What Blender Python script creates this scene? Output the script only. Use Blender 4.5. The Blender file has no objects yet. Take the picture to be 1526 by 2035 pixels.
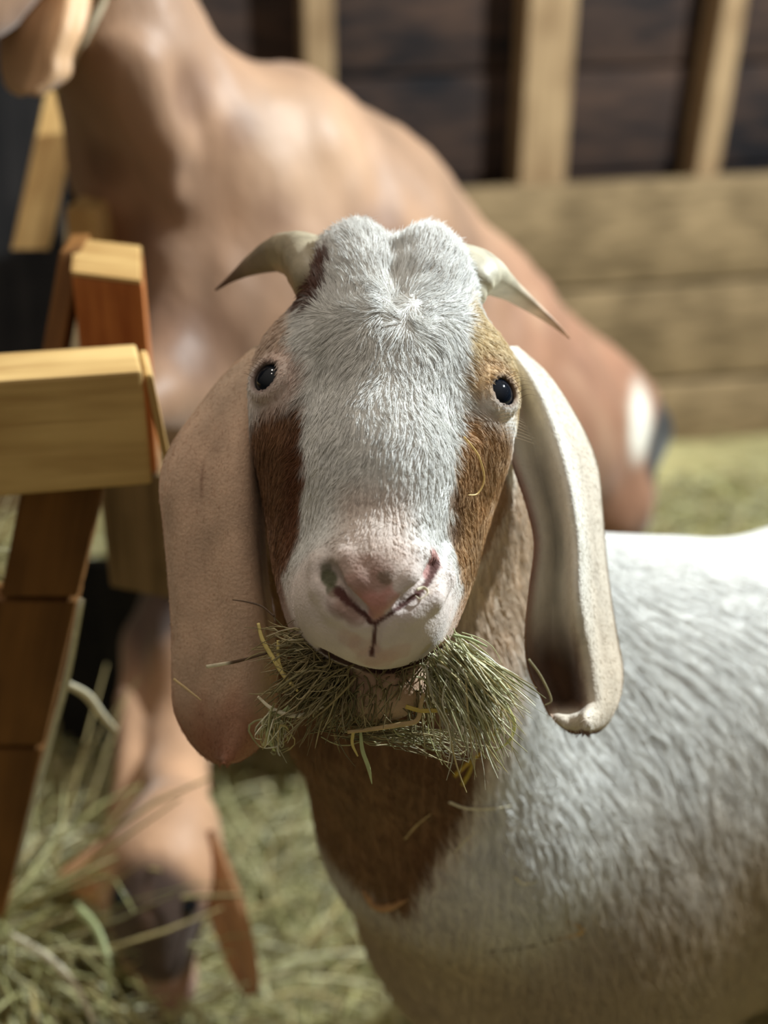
import bpy, math
import numpy as np
from mathutils import Vector

rng = np.random.default_rng(7)
SC = bpy.context.scene
COL = SC.collection

# ------------------------------------------------------------------ camera
PITCH = math.radians(28.7)
FPX = 2826.0
CAM = np.array([0.0, 0.0, 1.35])
RT = np.array([1.0, 0.0, 0.0])
UP = np.array([0.0, math.sin(PITCH), math.cos(PITCH)])
FW = np.array([0.0, math.cos(PITCH), -math.sin(PITCH)])
cd = bpy.data.cameras.new('camera')
cd.sensor_fit = 'HORIZONTAL'
cd.sensor_width = 36.0
cd.lens = 36.0 * FPX / 1526.0
cd.clip_start = 0.02
cd.dof.use_dof = True
cd.dof.focus_distance = 0.845
cd.dof.aperture_fstop = 3.9
cam = bpy.data.objects.new('camera', cd)
COL.objects.link(cam)
cam.location = CAM
cam.rotation_euler = (math.pi / 2 - PITCH, 0, 0)
SC.camera = cam

# ------------------------------------------------------------------ light
w = bpy.data.worlds.new('world'); SC.world = w
w.use_nodes = True
bg = w.node_tree.nodes['Background']
bg.inputs[0].default_value = (1.0, 0.86, 0.68, 1)
bg.inputs[1].default_value = 1.0
# dim, warm fill, shaped brighter from above with little from the sides
_wt = w.node_tree
_tc = _wt.nodes.new('ShaderNodeTexCoord'); _sx = _wt.nodes.new('ShaderNodeSeparateXYZ'); _rp = _wt.nodes.new('ShaderNodeValToRGB')
_wt.links.new(_tc.outputs['Generated'], _sx.inputs[0]); _wt.links.new(_sx.outputs['Z'], _rp.inputs[0]); _wt.links.new(_rp.outputs[0], bg.inputs[0])
_rp.color_ramp.elements[0].position = 0.0; _rp.color_ramp.elements[0].color = (0.040, 0.034, 0.026, 1)
_rp.color_ramp.elements[1].position = 0.9; _rp.color_ramp.elements[1].color = (0.36, 0.32, 0.27, 1)

def lamp(name, loc, power, radius, color, kind='POINT'):
    ld = bpy.data.lights.new(name, kind)
    ld.energy = power; ld.color = color
    if kind == 'AREA':
        ld.size = radius
    else:
        ld.shadow_soft_size = radius
    o = bpy.data.objects.new(name, ld)
    o.location = loc
    COL.objects.link(o)
    return o
lamp('barn_bulb', (1.22, 1.48, 1.96), 228, 0.03, (0.88, 0.97, 1.0))
lamp('second_barn_bulb', (-0.5, 0.75, 2.6), 10, 0.05, (1.0, 0.90, 0.78))
lamp('rear_fill_lamp', (-0.45, 1.55, 2.6), 24, 0.05, (1.0, 0.92, 0.80))  # added fill lamp, brightens the floor and the brown goat's back

vs = SC.view_settings
vs.view_transform = 'Standard'; vs.look = 'None'; vs.gamma = 1.0
vs.use_curve_mapping = False
vs.exposure = 0.15

# ------------------------------------------------------------------ helpers
def lin(r, g, b):
    f = lambda c: (c / 255 / 12.92) if c / 255 <= 0.04045 else ((c / 255 + 0.055) / 1.055) ** 2.4
    return np.array([f(r), f(g), f(b)])

def ray(px, py):
    return FW + RT * (px - 763.0) / FPX - UP * (py - 1017.5) / FPX
def P(px, py, d):
    return CAM + d * ray(px, py)
def Pz(px, py, z):
    r = ray(px, py)
    return CAM + r * (z - CAM[2]) / r[2]
def Py(px, py, y):
    r = ray(px, py)
    return CAM + r * (y / r[1])
def unit(v):
    v = np.asarray(v, float)
    return v / np.maximum(np.linalg.norm(v, axis=-1, keepdims=True), 1e-12)
def sstep(a, b, x):
    t = np.clip((x - a) / (b - a), 0, 1)
    return t * t * (3 - 2 * t)

def vnoise(p, freq, seed=0):
    """cheap smooth value noise on points (n,3), result about -1..1"""
    q = p * freq + seed * 17.31
    i = np.floor(q).astype(np.int64); f = q - i
    f = f * f * (3 - 2 * f)
    def h(ix, iy, iz):
        n = (ix * 374761393 + iy * 668265263 + iz * 2147483647 + seed * 1274126177) & 0xffffffff
        n = ((n ^ (n >> 13)) * 1274126177) & 0xffffffff
        return ((n ^ (n >> 16)) & 0xffff) / 32767.5 - 1.0
    r = 0
    for dx in (0, 1):
        for dy in (0, 1):
            for dz in (0, 1):
                wgt = (f[:, 0] if dx else 1 - f[:, 0]) * (f[:, 1] if dy else 1 - f[:, 1]) * (f[:, 2] if dz else 1 - f[:, 2])
                r = r + wgt * h(i[:, 0] + dx, i[:, 1] + dy, i[:, 2] + dz)
    return r

def tag(o, label=None, cat=None, group=None, kind=None):
    if label: o['label'] = label
    if cat: o['category'] = cat
    if group: o['group'] = group
    if kind: o['kind'] = kind
    return o
def empty(name, loc):
    o = bpy.data.objects.new(name, None)
    o.location = loc; o.empty_display_size = 0.05
    COL.objects.link(o)
    return o
def link(name, data, parent=None):
    o = bpy.data.objects.new(name, data)
    COL.objects.link(o)
    if parent is not None:
        o.parent = parent
        o.matrix_parent_inverse.identity()
        o.location = -Vector(parent.location)
    return o

def mesh_np(name, V, F, mat, parent=None, cols=None, smooth=True):
    """F: (n,4) or (n,3) array, or list of such"""
    me = bpy.data.meshes.new(name)
    Fs = F if isinstance(F, list) else [F]
    Fs = [np.asarray(f, np.int32) for f in Fs if len(f)]
    loops = np.concatenate([f.ravel() for f in Fs])
    tot = np.concatenate([np.full(len(f), f.shape[1], np.int32) for f in Fs])
    start = np.concatenate([[0], np.cumsum(tot)[:-1]]).astype(np.int32)
    me.vertices.add(len(V)); me.vertices.foreach_set('co', np.asarray(V, np.float32).ravel())
    me.loops.add(len(loops)); me.loops.foreach_set('vertex_index', loops)
    me.polygons.add(len(tot)); me.polygons.foreach_set('loop_start', start)
    me.polygons.foreach_set('loop_total', tot)
    me.update(calc_edges=True)
    me.validate()
    if smooth:
        me.polygons.foreach_set('use_smooth', np.ones(len(me.polygons), bool))
    if cols is not None:
        a = me.color_attributes.new('Col', 'FLOAT_COLOR', 'POINT')
        c = np.ones((len(V), 4), np.float32); c[:, :3] = cols
        a.data.foreach_set('color', c.ravel())
    me.materials.append(mat)
    return link(name, me, parent)

# ------------------------------------------------------------------ materials
def new_mat(name):
    m = bpy.data.materials.new(name); m.use_nodes = True
    nt = m.node_tree
    return m, nt, nt.nodes['Principled BSDF']
def N(nt, t, **kw):
    n = nt.nodes.new(t)
    for k, v in kw.items(): setattr(n, k, v)
    return n
def col_mat(name, rough=0.7, noise_scale=60, noise_amt=0.15, bump=0.2, bump_scale=400, spec=0.3, stretch=(1, 1, 1), sub=0.0, sheen=0.0, bdist=0.002):
    """vertex colour 'Col' times a noise, with bump"""
    m, nt, b = new_mat(name)
    at = N(nt, 'ShaderNodeAttribute'); at.attribute_name = 'Col'
    tc = N(nt, 'ShaderNodeTexCoord'); mp = N(nt, 'ShaderNodeMapping'); mp.inputs['Scale'].default_value = stretch
    nt.links.new(tc.outputs['Object'], mp.inputs[0])
    nz = N(nt, 'ShaderNodeTexNoise'); nz.inputs['Scale'].default_value = noise_scale; nz.inputs['Detail'].default_value = 5
    nt.links.new(mp.outputs[0], nz.inputs['Vector'])
    mr = N(nt, 'ShaderNodeMapRange'); mr.inputs[1].default_value = 0.25; mr.inputs[2].default_value = 0.75
    mr.inputs[3].default_value = 1 - noise_amt; mr.inputs[4].default_value = 1 + noise_amt * 0.5
    nt.links.new(nz.outputs['Fac'], mr.inputs[0])
    vm = N(nt, 'ShaderNodeVectorMath', operation='SCALE')
    nt.links.new(at.outputs['Color'], vm.inputs[0]); nt.links.new(mr.outputs[0], vm.inputs['Scale'])
    nt.links.new(vm.outputs[0], b.inputs['Base Color'])
    n2 = N(nt, 'ShaderNodeTexNoise'); n2.inputs['Scale'].default_value = bump_scale; n2.inputs['Detail'].default_value = 3
    nt.links.new(mp.outputs[0], n2.inputs['Vector'])
    bp = N(nt, 'ShaderNodeBump'); bp.inputs['Strength'].default_value = bump; bp.inputs['Distance'].default_value = bdist
    nt.links.new(n2.outputs['Fac'], bp.inputs['Height']); nt.links.new(bp.outputs[0], b.inputs['Normal'])
    b.inputs['Roughness'].default_value = rough
    b.inputs['Specular IOR Level'].default_value = spec
    b.inputs['Sheen Weight'].default_value = sheen
    if sub:
        b.inputs['Subsurface Weight'].default_value = sub
        b.inputs['Subsurface Radius'].default_value = (0.01, 0.004, 0.002)
        b.inputs['Subsurface Scale'].default_value = 0.6
    return m
def wood_mat(name, c1, c2, scale=(2, 30, 30), rough=0.75, bump=0.25, seed=0.0, big=1.2):
    """wood with long grain along the object's local X"""
    m, nt, b = new_mat(name)
    tc = N(nt, 'ShaderNodeTexCoord'); mp = N(nt, 'ShaderNodeMapping')
    mp.inputs['Scale'].default_value = scale; mp.inputs['Location'].default_value = (seed, seed * 2.3, seed)
    nt.links.new(tc.outputs['Object'], mp.inputs[0])
    nz = N(nt, 'ShaderNodeTexNoise'); nz.inputs['Scale'].default_value = 3; nz.inputs['Detail'].default_value = 8; nz.inputs['Distortion'].default_value = 0.6
    nt.links.new(mp.outputs[0], nz.inputs['Vector'])
    n2 = N(nt, 'ShaderNodeTexNoise'); n2.inputs['Scale'].default_value = 6 * big; n2.inputs['Detail'].default_value = 3
    nt.links.new(tc.outputs['Object'], n2.inputs['Vector'])
    ad = N(nt, 'ShaderNodeMath', operation='ADD'); 
    nt.links.new(nz.outputs['Fac'], ad.inputs[0]); nt.links.new(n2.outputs['Fac'], ad.inputs[1])
    cr = N(nt, 'ShaderNodeValToRGB')
    cr.color_ramp.elements[0].position = 0.38; cr.color_ramp.elements[1].position = 0.62
    cr.color_ramp.elements[0].color = (*c1, 1); cr.color_ramp.elements[1].color = (*c2, 1)
    dv = N(nt, 'ShaderNodeMath', operation='MULTIPLY'); dv.inputs[1].default_value = 0.5
    nt.links.new(ad.outputs[0], dv.inputs[0]); nt.links.new(dv.outputs[0], cr.inputs[0])
    nt.links.new(cr.outputs[0], b.inputs['Base Color'])
    bp = N(nt, 'ShaderNodeBump'); bp.inputs['Strength'].default_value = bump; bp.inputs['Distance'].default_value = 0.003
    nt.links.new(nz.outputs['Fac'], bp.inputs['Height']); nt.links.new(bp.outputs[0], b.inputs['Normal'])
    b.inputs['Roughness'].default_value = rough; b.inputs['Specular IOR Level'].default_value = 0.25
    return m
def plain(name, c, rough=0.6, spec=0.3, **kw):
    m, nt, b = new_mat(name)
    nz = N(nt, 'ShaderNodeTexNoise'); nz.inputs['Scale'].default_value = 180; nz.inputs['Detail'].default_value = 4
    tc = N(nt, 'ShaderNodeTexCoord'); nt.links.new(tc.outputs['Object'], nz.inputs['Vector'])
    mx = N(nt, 'ShaderNodeMix', data_type='RGBA')
    mx.inputs[6].default_value = (*(np.array(c) * 0.8), 1); mx.inputs[7].default_value = (*np.minimum(np.array(c) * 1.15, 1), 1)
    nt.links.new(nz.outputs['Fac'], mx.inputs[0]); nt.links.new(mx.outputs[2], b.inputs['Base Color'])
    b.inputs['Roughness'].default_value = rough; b.inputs['Specular IOR Level'].default_value = spec
    for k, v in kw.items(): b.inputs[k].default_value = v
    return m

M_COAT = col_mat('white_goat_coat', rough=0.8, noise_scale=70, noise_amt=0.12, bump=0.35, bump_scale=500, sheen=0.15)
M_BROWN = col_mat('brown_goat_coat', rough=0.55, noise_scale=14, noise_amt=0.35, bump=0.5, bump_scale=120, spec=0.45, sheen=0.2, stretch=(1, 1, 0.35))
M_HORN = col_mat('horn', rough=0.5, noise_scale=90, noise_amt=0.25, bump=0.25, bump_scale=160, spec=0.4)
M_HAY = col_mat('hay', rough=0.6, noise_scale=30, noise_amt=0.3, bump=0.1, bump_scale=300, spec=0.35)
M_STRAW = col_mat('straw', rough=0.45, noise_scale=120, noise_amt=0.2, bump=0.1, bump_scale=900, spec=0.45)
def fur_mat(name, rough=0.5, spec=0.35):
    m, nt, b = new_mat(name)
    at = N(nt, 'ShaderNodeAttribute'); at.attribute_name = 'Col'
    nt.links.new(at.outputs['Color'], b.inputs['Base Color'])
    b.inputs['Roughness'].default_value = rough; b.inputs['Specular IOR Level'].default_value = spec
    return m
M_FUR = fur_mat('goat_fur')

# ------------------------------------------------------------------ implicit surfaces
class Field:
    """smooth union of ellipsoids and round cones, later carved; evaluated on grids or points"""
    def __init__(self): self.ops = []
    def ell(self, c, r, k=0.02, R=None, sub=False):
        self.ops.append(('e', np.array(c, float), np.array(r, float), k, None if R is None else np.array(R, float), sub))
    def cone(self, a, b, ra, rb, k=0.02, sub=False):
        self.ops.append(('c', np.array(a, float), np.array(b, float), k, (ra, rb), sub))
    def chain(self, pts, k=0.02, sub=False):
        for (a, ra), (b, rb) in zip(pts[:-1], pts[1:]): self.cone(a, b, ra, rb, k, sub)
    @staticmethod
    def prim(op, X, Y, Z):
        if op[0] == 'e':
            c, r, R = op[1], op[2], op[4]
            x, y, z = X - c[0], Y - c[1], Z - c[2]
            if R is not None:
                x, y, z = (R[0, 0] * x + R[0, 1] * y + R[0, 2] * z, R[1, 0] * x + R[1, 1] * y + R[1, 2] * z, R[2, 0] * x + R[2, 1] * y + R[2, 2] * z)
            k0 = np.sqrt((x / r[0]) ** 2 + (y / r[1]) ** 2 + (z / r[2]) ** 2)
            k1 = np.sqrt((x / r[0] ** 2) ** 2 + (y / r[1] ** 2) ** 2 + (z / r[2] ** 2) ** 2)
            return k0 * (k0 - 1) / np.maximum(k1, 1e-9)
        a, b, (ra, rb) = op[1], op[2], op[4]
        ab = b - a; L2 = ab @ ab
        t = np.clip(((X - a[0]) * ab[0] + (Y - a[1]) * ab[1] + (Z - a[2]) * ab[2]) / L2, 0, 1)
        return np.sqrt((X - a[0] - t * ab[0]) ** 2 + (Y - a[1] - t * ab[1]) ** 2 + (Z - a[2] - t * ab[2]) ** 2) - (ra + (rb - ra) * t)
    @staticmethod
    def comb(F, d, k, sub):
        if sub: return -Field.comb(-F, d, k, False)
        h = np.maximum(k - np.abs(F - d), 0) / k
        return np.minimum(F, d) - h * h * k * 0.25
    def at(self, p):
        p = np.atleast_2d(p)
        F = np.full(len(p), 1.0)
        for op in self.ops:
            F = self.comb(F, self.prim(op, p[:, 0], p[:, 1], p[:, 2]), op[3], op[5])
        return F
    def hit(self, px, py, d0=0.6, d1=2.6):
        r = ray(px, py); n = np.linalg.norm(r)
        t = d0
        for _ in range(200):
            d = self.at(CAM + r * t)[0]
            if d < 2e-4: return CAM + r * t
            t += max(d * 0.6, 2e-4) / n
            if t > d1: return None
        return None
    def box(self, op):
        if op[0] == 'e':
            m = op[2].max() if op[4] is not None else op[2]
            return op[1] - m, op[1] + m
        ra, rb = op[4]
        return np.minimum(op[1] - ra, op[2] - rb), np.maximum(op[1] + ra, op[2] + rb)
    def mesh(self, xs, ys, zs):
        F = np.full((len(xs), len(ys), len(zs)), 1.0, np.float32)
        for op in self.ops:
            lo, hi = self.box(op); mg = op[3] + 0.03
            sl = []
            for g, l, h in zip((xs, ys, zs), lo, hi):
                a = np.searchsorted(g, l - mg); b = np.searchsorted(g, h + mg)
                sl.append(slice(a, b))
            if any(s.start >= s.stop for s in sl): continue
            X = xs[sl[0]][:, None, None]; Y = ys[sl[1]][None, :, None]; Z = zs[sl[2]][None, None, :]
            F[tuple(sl)] = self.comb(F[tuple(sl)], self.prim(op, X, Y, Z), op[3], op[5])
        return surface_nets(xs, ys, zs, F)

def surface_nets(xs, ys, zs, F):
    S = F < 0
    c = np.zeros(tuple(n - 1 for n in F.shape), np.int8)
    for i in (0, 1):
        for j in (0, 1):
            for k in (0, 1):
                c += S[i:F.shape[0] - 1 + i, j:F.shape[1] - 1 + j, k:F.shape[2] - 1 + k]
    act = np.argwhere((c > 0) & (c < 8))
    idx = np.full(c.shape, -1, np.int64)
    idx[act[:, 0], act[:, 1], act[:, 2]] = np.arange(len(act))
    acc = np.zeros((len(act), 3)); cnt = np.zeros(len(act))
    G = (xs, ys, zs)
    cor = [(i, j, k) for i in (0, 1) for j in (0, 1) for k in (0, 1)]
    for a in cor:
        for ax in range(3):
            if a[ax]: continue
            b = list(a); b[ax] = 1
            ia = act + np.array(a); ib = act + np.array(b)
            fa = F[ia[:, 0], ia[:, 1], ia[:, 2]]; fb = F[ib[:, 0], ib[:, 1], ib[:, 2]]
            m = (fa < 0) != (fb < 0)
            t = np.where(m, fa / np.where(m, fa - fb, 1), 0)
            p = np.stack([G[q][ia[:, q]] + t * (G[q][ib[:, q]] - G[q][ia[:, q]]) for q in range(3)], 1)
            acc[m] += p[m]; cnt[m] += 1
    V = acc / cnt[:, None]
    faces = []
    for ax in range(3):
        u, v = [(1, 2), (2, 0), (0, 1)][ax]
        s0 = [slice(None)] * 3; s1 = [slice(None)] * 3
        s0[ax] = slice(0, -1); s1[ax] = slice(1, None)
        A, B = S[tuple(s0)], S[tuple(s1)]
        e = np.argwhere(A != B)
        e = e[(e[:, u] > 0) & (e[:, v] > 0) & (e[:, u] < F.shape[u] - 1) & (e[:, v] < F.shape[v] - 1)]
        flip = ~A[e[:, 0], e[:, 1], e[:, 2]]
        def cell(du, dv):
            q = e.copy(); q[:, u] -= du; q[:, v] -= dv
            return idx[q[:, 0], q[:, 1], q[:, 2]]
        q = np.stack([cell(1, 1), cell(0, 1), cell(0, 0), cell(1, 0)], 1)
        q[flip] = q[flip][:, ::-1]
        faces.append(q)
    return V, np.concatenate(faces)

def axis(segs):
    """segs: list of (start, end, step)"""
    out = []
    for a, b, s in segs:
        n = max(int(round((b - a) / s)), 1)
        out.append(np.linspace(a, b, n, endpoint=False))
    out.append([segs[-1][1]])
    return np.concatenate(out)

def vert_normals(V, F):
    if F.shape[1] == 4:
        n = np.cross(V[F[:, 2]] - V[F[:, 0]], V[F[:, 3]] - V[F[:, 1]])
    else:
        n = np.cross(V[F[:, 1]] - V[F[:, 0]], V[F[:, 2]] - V[F[:, 0]])
    vn = np.zeros_like(V)
    for k in range(F.shape[1]): np.add.at(vn, F[:, k], n)
    return unit(vn)

def smooth_np(V, F, it=2, lam=0.5):
    e = np.concatenate([F[:, [k, (k + 1) % F.shape[1]]] for k in range(F.shape[1])])
    deg = np.bincount(e.ravel(), minlength=len(V)).astype(float)
    for _ in range(it):
        s = np.zeros_like(V)
        np.add.at(s, e[:, 0], V[e[:, 1]]); np.add.at(s, e[:, 1], V[e[:, 0]])
        V = V + lam * (s / np.maximum(deg, 1)[:, None] - V)
    return V

# ------------------------------------------------------------------ fur
def fur(name, V, F, C, n, weight, flow, length, parent, radius=0.00022, lift=0.35, clump=0.004, clump_amt=0.6, wob=0.35, seed=1, jitter_col=0.12, mat=None):
    r = np.random.default_rng(seed)
    T = np.concatenate([F[:, [0, 1, 2]], F[:, [0, 2, 3]]]) if F.shape[1] == 4 else F
    vn = vert_normals(V, F)
    wv = weight(V)
    ar = np.linalg.norm(np.cross(V[T[:, 1]] - V[T[:, 0]], V[T[:, 2]] - V[T[:, 0]]), axis=1) * wv[T].mean(1)
    cs = np.cumsum(ar); ti = np.searchsorted(cs, r.random(n) * cs[-1])
    ti = np.minimum(ti, len(T) - 1)
    a, b = r.random(n), r.random(n)
    sw = a + b > 1; a[sw], b[sw] = 1 - a[sw], 1 - b[sw]
    bc = np.stack([1 - a - b, a, b], 1)
    tv = T[ti]
    root = (V[tv] * bc[:, :, None]).sum(1)
    nn = unit((vn[tv] * bc[:, :, None]).sum(1))
    cc = (C[tv] * bc[:, :, None]).sum(1)
    def dirs(p, q):
        f = flow(p)
        f = f + wob * np.stack([vnoise(p, 60, 3), vnoise(p, 60, 4), vnoise(p, 60, 5)], 1) + wob * 0.8 * np.stack([vnoise(p, 190, 6), vnoise(p, 190, 7), vnoise(p, 190, 8)], 1)
        f = f - q * (f * q).sum(1)[:, None]
        return unit(f)
    t0 = dirs(root, nn)
    L = length(root) * (0.65 + 0.5 * r.random(n))
    # clump centres: jittered cells
    cell = np.floor(root / clump).astype(np.int64)
    h = (cell[:, 0] * 73856093 ^ cell[:, 1] * 19349663 ^ cell[:, 2] * 83492791) & 0xffffff
    hr = np.stack([((h * k) % 9973) / 9973.0 for k in (31, 57, 91)], 1)
    cen = (cell + 0.2 + 0.6 * hr) * clump
    off = cen - root; off -= nn * (off * nn).sum(1)[:, None]
    K = 5
    pts = np.zeros((n, K, 3))
    tip_j = (r.random((n, 3)) - 0.5) * 0.25
    lf = lift * (0.7 + 0.6 * (hr[:, 0]))
    for k in range(K):
        t = k / (K - 1)
        pts[:, k] = root + (t0 + tip_j * t) * (L * t)[:, None] + nn * (L * lf * (t - 0.55 * t * t))[:, None] + off * (clump_amt * t)
        pts[:, k] -= nn * 0.0004
    hc = bpy.data.hair_curves.new(name)
    hc.add_curves([K] * n)
    hc.attributes['position'].data.foreach_set('vector', pts.astype(np.float32).ravel())
    if 'radius' not in hc.attributes: hc.attributes.new('radius', 'FLOAT', 'POINT')
    prof = np.array([1.0, 0.95, 0.8, 0.55, 0.12])
    rad = radius * (0.8 + 0.4 * r.random(n))[:, None] * prof[None]
    hc.attributes['radius'].data.foreach_set('value', rad.astype(np.float32).ravel())
    c4 = np.ones((n, K, 4), np.float32)
    c4[:, :, :3] = np.clip(cc * (1 + jitter_col * (r.random((n, 1)) * 2 - 1) + 0.10 * (hr[:, 1:2] * 2 - 1)), 0, 1)[:, None, :]
    a = hc.attributes.new('Col', 'FLOAT_COLOR', 'POINT')
    a.data.foreach_set('color', c4.ravel())
    hc.materials.append(mat or M_FUR)
    return link(name, hc, parent)

# ------------------------------------------------------------------ tubes, blades, boxes
def spline(pts, n):
    """Catmull-Rom through pts (m,k) -> n samples"""
    p = np.asarray(pts, float); m = len(p)
    if m == 2:
        t = np.linspace(0, 1, n)[:, None]; return p[0] * (1 - t) + p[1] * t
    q = np.vstack([2 * p[0] - p[1], p, 2 * p[-1] - p[-2]])
    out = []
    for s in np.linspace(0, m - 1 - 1e-9, n):
        i = int(s); t = s - i
        a, b, c, d = q[i:i + 4]
        out.append(0.5 * ((2 * b) + (c - a) * t + (2 * a - 5 * b + 4 * c - d) * t * t + (3 * b - a - 3 * c + d) * t ** 3))
    return np.array(out)
def frames(c, ref=(0, 0, 1)):
    t = unit(np.gradient(c, axis=0))
    ref = np.array(ref, float)
    a = np.zeros_like(c)
    v = unit(np.cross(t[0], ref) if abs(t[0] @ ref) < 0.98 else np.cross(t[0], [1, 0, 0.1]))
    for i in range(len(c)):
        v = unit(v - t[i] * (v @ t[i])); a[i] = v
    return t, a, np.cross(t, a)
def tube(c, rad, m=10, flat=1.0, ref=(0, 0, 1), shape=None):
    """closed swept tube; c (n,3), rad (n,)"""
    t, a, b = frames(c, ref)
    n = len(c); th = np.linspace(0, 2 * math.pi, m, endpoint=False)
    pr = np.ones(m) if shape is None else shape(th)
    V = c[:, None, :] + rad[:, None, None] * (np.cos(th)[None, :, None] * pr[None, :, None] * a[:, None, :] + flat * np.sin(th)[None, :, None] * pr[None, :, None] * b[:, None, :])
    V = V.reshape(-1, 3)
    F = []
    for i in range(n - 1):
        for j in range(m):
            k = (j + 1) % m
            F.append((i * m + j, i * m + k, (i + 1) * m + k, (i + 1) * m + j))
    T = [(0, (j + 1), j) for j in range(1, m - 1)] + [((n - 1) * m, (n - 1) * m + j, (n - 1) * m + j + 1) for j in range(1, m - 1)]
    return V, [np.array(F), np.array(T)]
def blades(centers, widths, cols, thick=0.25, seed=0):
    """many stalks at once: centers (n,K,3), widths (n,K); 3-sided tubes"""
    n, K, _ = centers.shape
    t = unit(np.gradient(centers, axis=1))
    r = np.random.default_rng(seed)
    ref = unit(r.normal(size=(n, 1, 3)))
    a = unit(np.cross(t, ref)); b = np.cross(t, a)
    offs = [(1, 0), (-0.5, thick * 1.7), (-0.5, -thick * 1.7)] 
    V = np.stack([centers + widths[:, :, None] * (o[0] * a + o[1] * b) for o in offs], 2)   # n,K,3,3
    V = V.reshape(-1, 3)
    base = np.arange(n)[:, None] * (K * 3)
    F = []
    for k in range(K - 1):
        for j in range(3):
            jj = (j + 1) % 3
            F.append(base + np.array([[k * 3 + j, k * 3 + jj, (k + 1) * 3 + jj, (k + 1) * 3 + j]]))
    C = np.repeat(cols, K * 3, axis=0)
    return V, np.concatenate(F), C
def box_np(o, ax, ay, az, bev=0.002, seg=1):
    """box from corner o along three vectors, a little bevelled via bmesh later"""
    V = np.array([o + i * ax + j * ay + k * az for i in (0, 1) for j in (0, 1) for k in (0, 1)])
    F = np.array([(0, 1, 3, 2), (4, 6, 7, 5), (0, 4, 5, 1), (2, 3, 7, 6), (0, 2, 6, 4), (1, 5, 7, 3)])
    return V, F
def board(name, o, ax, ay, az, mat, parent=None, bev=0.003, wob=0.0):
    """board object whose local X runs along ax (grain); corner o"""
    o = np.array(o, float); ax, ay, az = (np.array(v, float) for v in (ax, ay, az))
    ex = unit(ax); ez = unit(np.cross(ex, ay)); ey = np.cross(ez, ex)
    R = np.stack([ex, ey, ez], 1)
    c = o
    V, F = box_np(np.zeros(3), ax, ay, az)
    Vl = V @ R
    import bmesh
    bm = bmesh.new()
    vs_ = [bm.verts.new(v) for v in Vl]
    for f in F: bm.faces.new([vs_[i] for i in f])
    bmesh.ops.recalc_face_normals(bm, faces=bm.faces)
    bmesh.ops.bevel(bm, geom=list(bm.edges), offset=bev, segments=2, affect='EDGES', profile=0.6)
    me = bpy.data.meshes.new(name); bm.to_mesh(me); bm.free()
    me.materials.append(mat)
    ob = bpy.data.objects.new(name, me); COL.objects.link(ob)
    from mathutils import Matrix
    M = Matrix([[*R[0], c[0]], [*R[1], c[1]], [*R[2], c[2]], [0, 0, 0, 1]])
    if parent is not None:
        ob.parent = parent
        M = Matrix.Translation(-Vector(parent.location)) @ M
    ob.matrix_local = M
    return ob
Z = np.array([0, 0, 1.0])

# ================================================================== the setting
# back wall: yawed about ten degrees, farther on the right
W0 = np.array([0.22, 2.58, 0.0]); WX = unit([1, 0.177, 0]); WN = np.array([WX[1], -WX[0], 0.0])  # WN faces the camera
M_DARK = wood_mat('dark_weathered_boarding', lin(28, 26, 28), lin(74, 56, 46), scale=(1.5, 14, 14), rough=0.9, bump=0.4, big=0.7)
M_KICK = wood_mat('kick_planks', lin(106, 88, 62), lin(156, 132, 98), scale=(1.5, 22, 22), rough=0.85, bump=0.3, seed=3)
M_STUD = wood_mat('stud_wood', lin(132, 106, 76), lin(172, 144, 108), scale=(1.5, 25, 25), rough=0.8, seed=5)
M_GRAYSTUD = wood_mat('grey_board', lin(80, 76, 72), lin(118, 110, 100), scale=(1.5, 25, 25), rough=0.8, seed=8)
def join_boards(name, specs, mat, parent=None):
    import bmesh
    Vs, Fs, k = [], [], 0
    for (o, ax, ay, az) in specs:
        V, F = box_np(np.array(o), np.array(ax), np.array(ay), np.array(az))
        Vs.append(V); Fs.append(F + k); k += 8
    o = mesh_np(name, np.concatenate(Vs), np.concatenate(Fs), mat, parent, smooth=False)
    md = o.modifiers.new('bevel', 'BEVEL'); md.width = 0.004; md.segments = 2
    return o
# sheathing behind the studs: horizontal rough boards
specs = []
for i in range(13):
    z0 = i * 0.2
    specs.append((W0 - WN * (0.135 + 0.006 * (i % 3)) - WX * 3.2 + Z * z0, WX * 6.2, -WN * 0.03, Z * 0.193))
specs.append((W0 - WN * 0.175 - WX * 3.2, WX * 6.2, -WN * 0.02, Z * 2.6))
wb = join_boards('wall_back', specs, M_DARK); tag(wb, kind='structure')
# kick planks nailed in front of the studs
specs = []
for i, (a, b) in enumerate([(0.0, 0.195), (0.205, 0.405), (0.415, 0.612)]):
    specs.append((W0 - WX * 3.2 + Z * a - WN * (0.004 * (i % 2)), WX * 6.2, -WN * 0.038, Z * (b - a)))
kp = join_boards('trim_1', specs, M_KICK); tag(kp, kind='structure')
kp['label'] = 'horizontal pine kick planks along the foot of the back wall'
studs = [(640, 0.052, 0.0, M_STUD), (1075, 0.088, 0.012, M_STUD), (1372, 0.045, 0.095, M_STUD)]
for i, (px, wd, lean, mt) in enumerate(studs):
    r_ = ray(px, 340)
    t_ = ((W0 - WN * 0.040 - CAM) @ WN) / (r_ @ WN)
    c = CAM + r_ * t_; c[2] = 0
    b_ = board('trim_%d' % (i + 2), c - WX * wd / 2, (Z + WX * lean * 0.6) * 2.5, WX * wd, -WN * 0.089, mt, bev=0.004)
    tag(b_, kind='structure')
# more studs further along, outside the frame or behind the goats
for i, off in enumerate((-1.15, -0.75, 1.15)):
    c = W0 - WN * 0.040 + WX * off
    b_ = board('trim_%d' % (i + 5), c, Z * 2.5, WX * 0.04, -WN * 0.089, M_STUD, bev=0.004)
    tag(b_, kind='structure')

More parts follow.
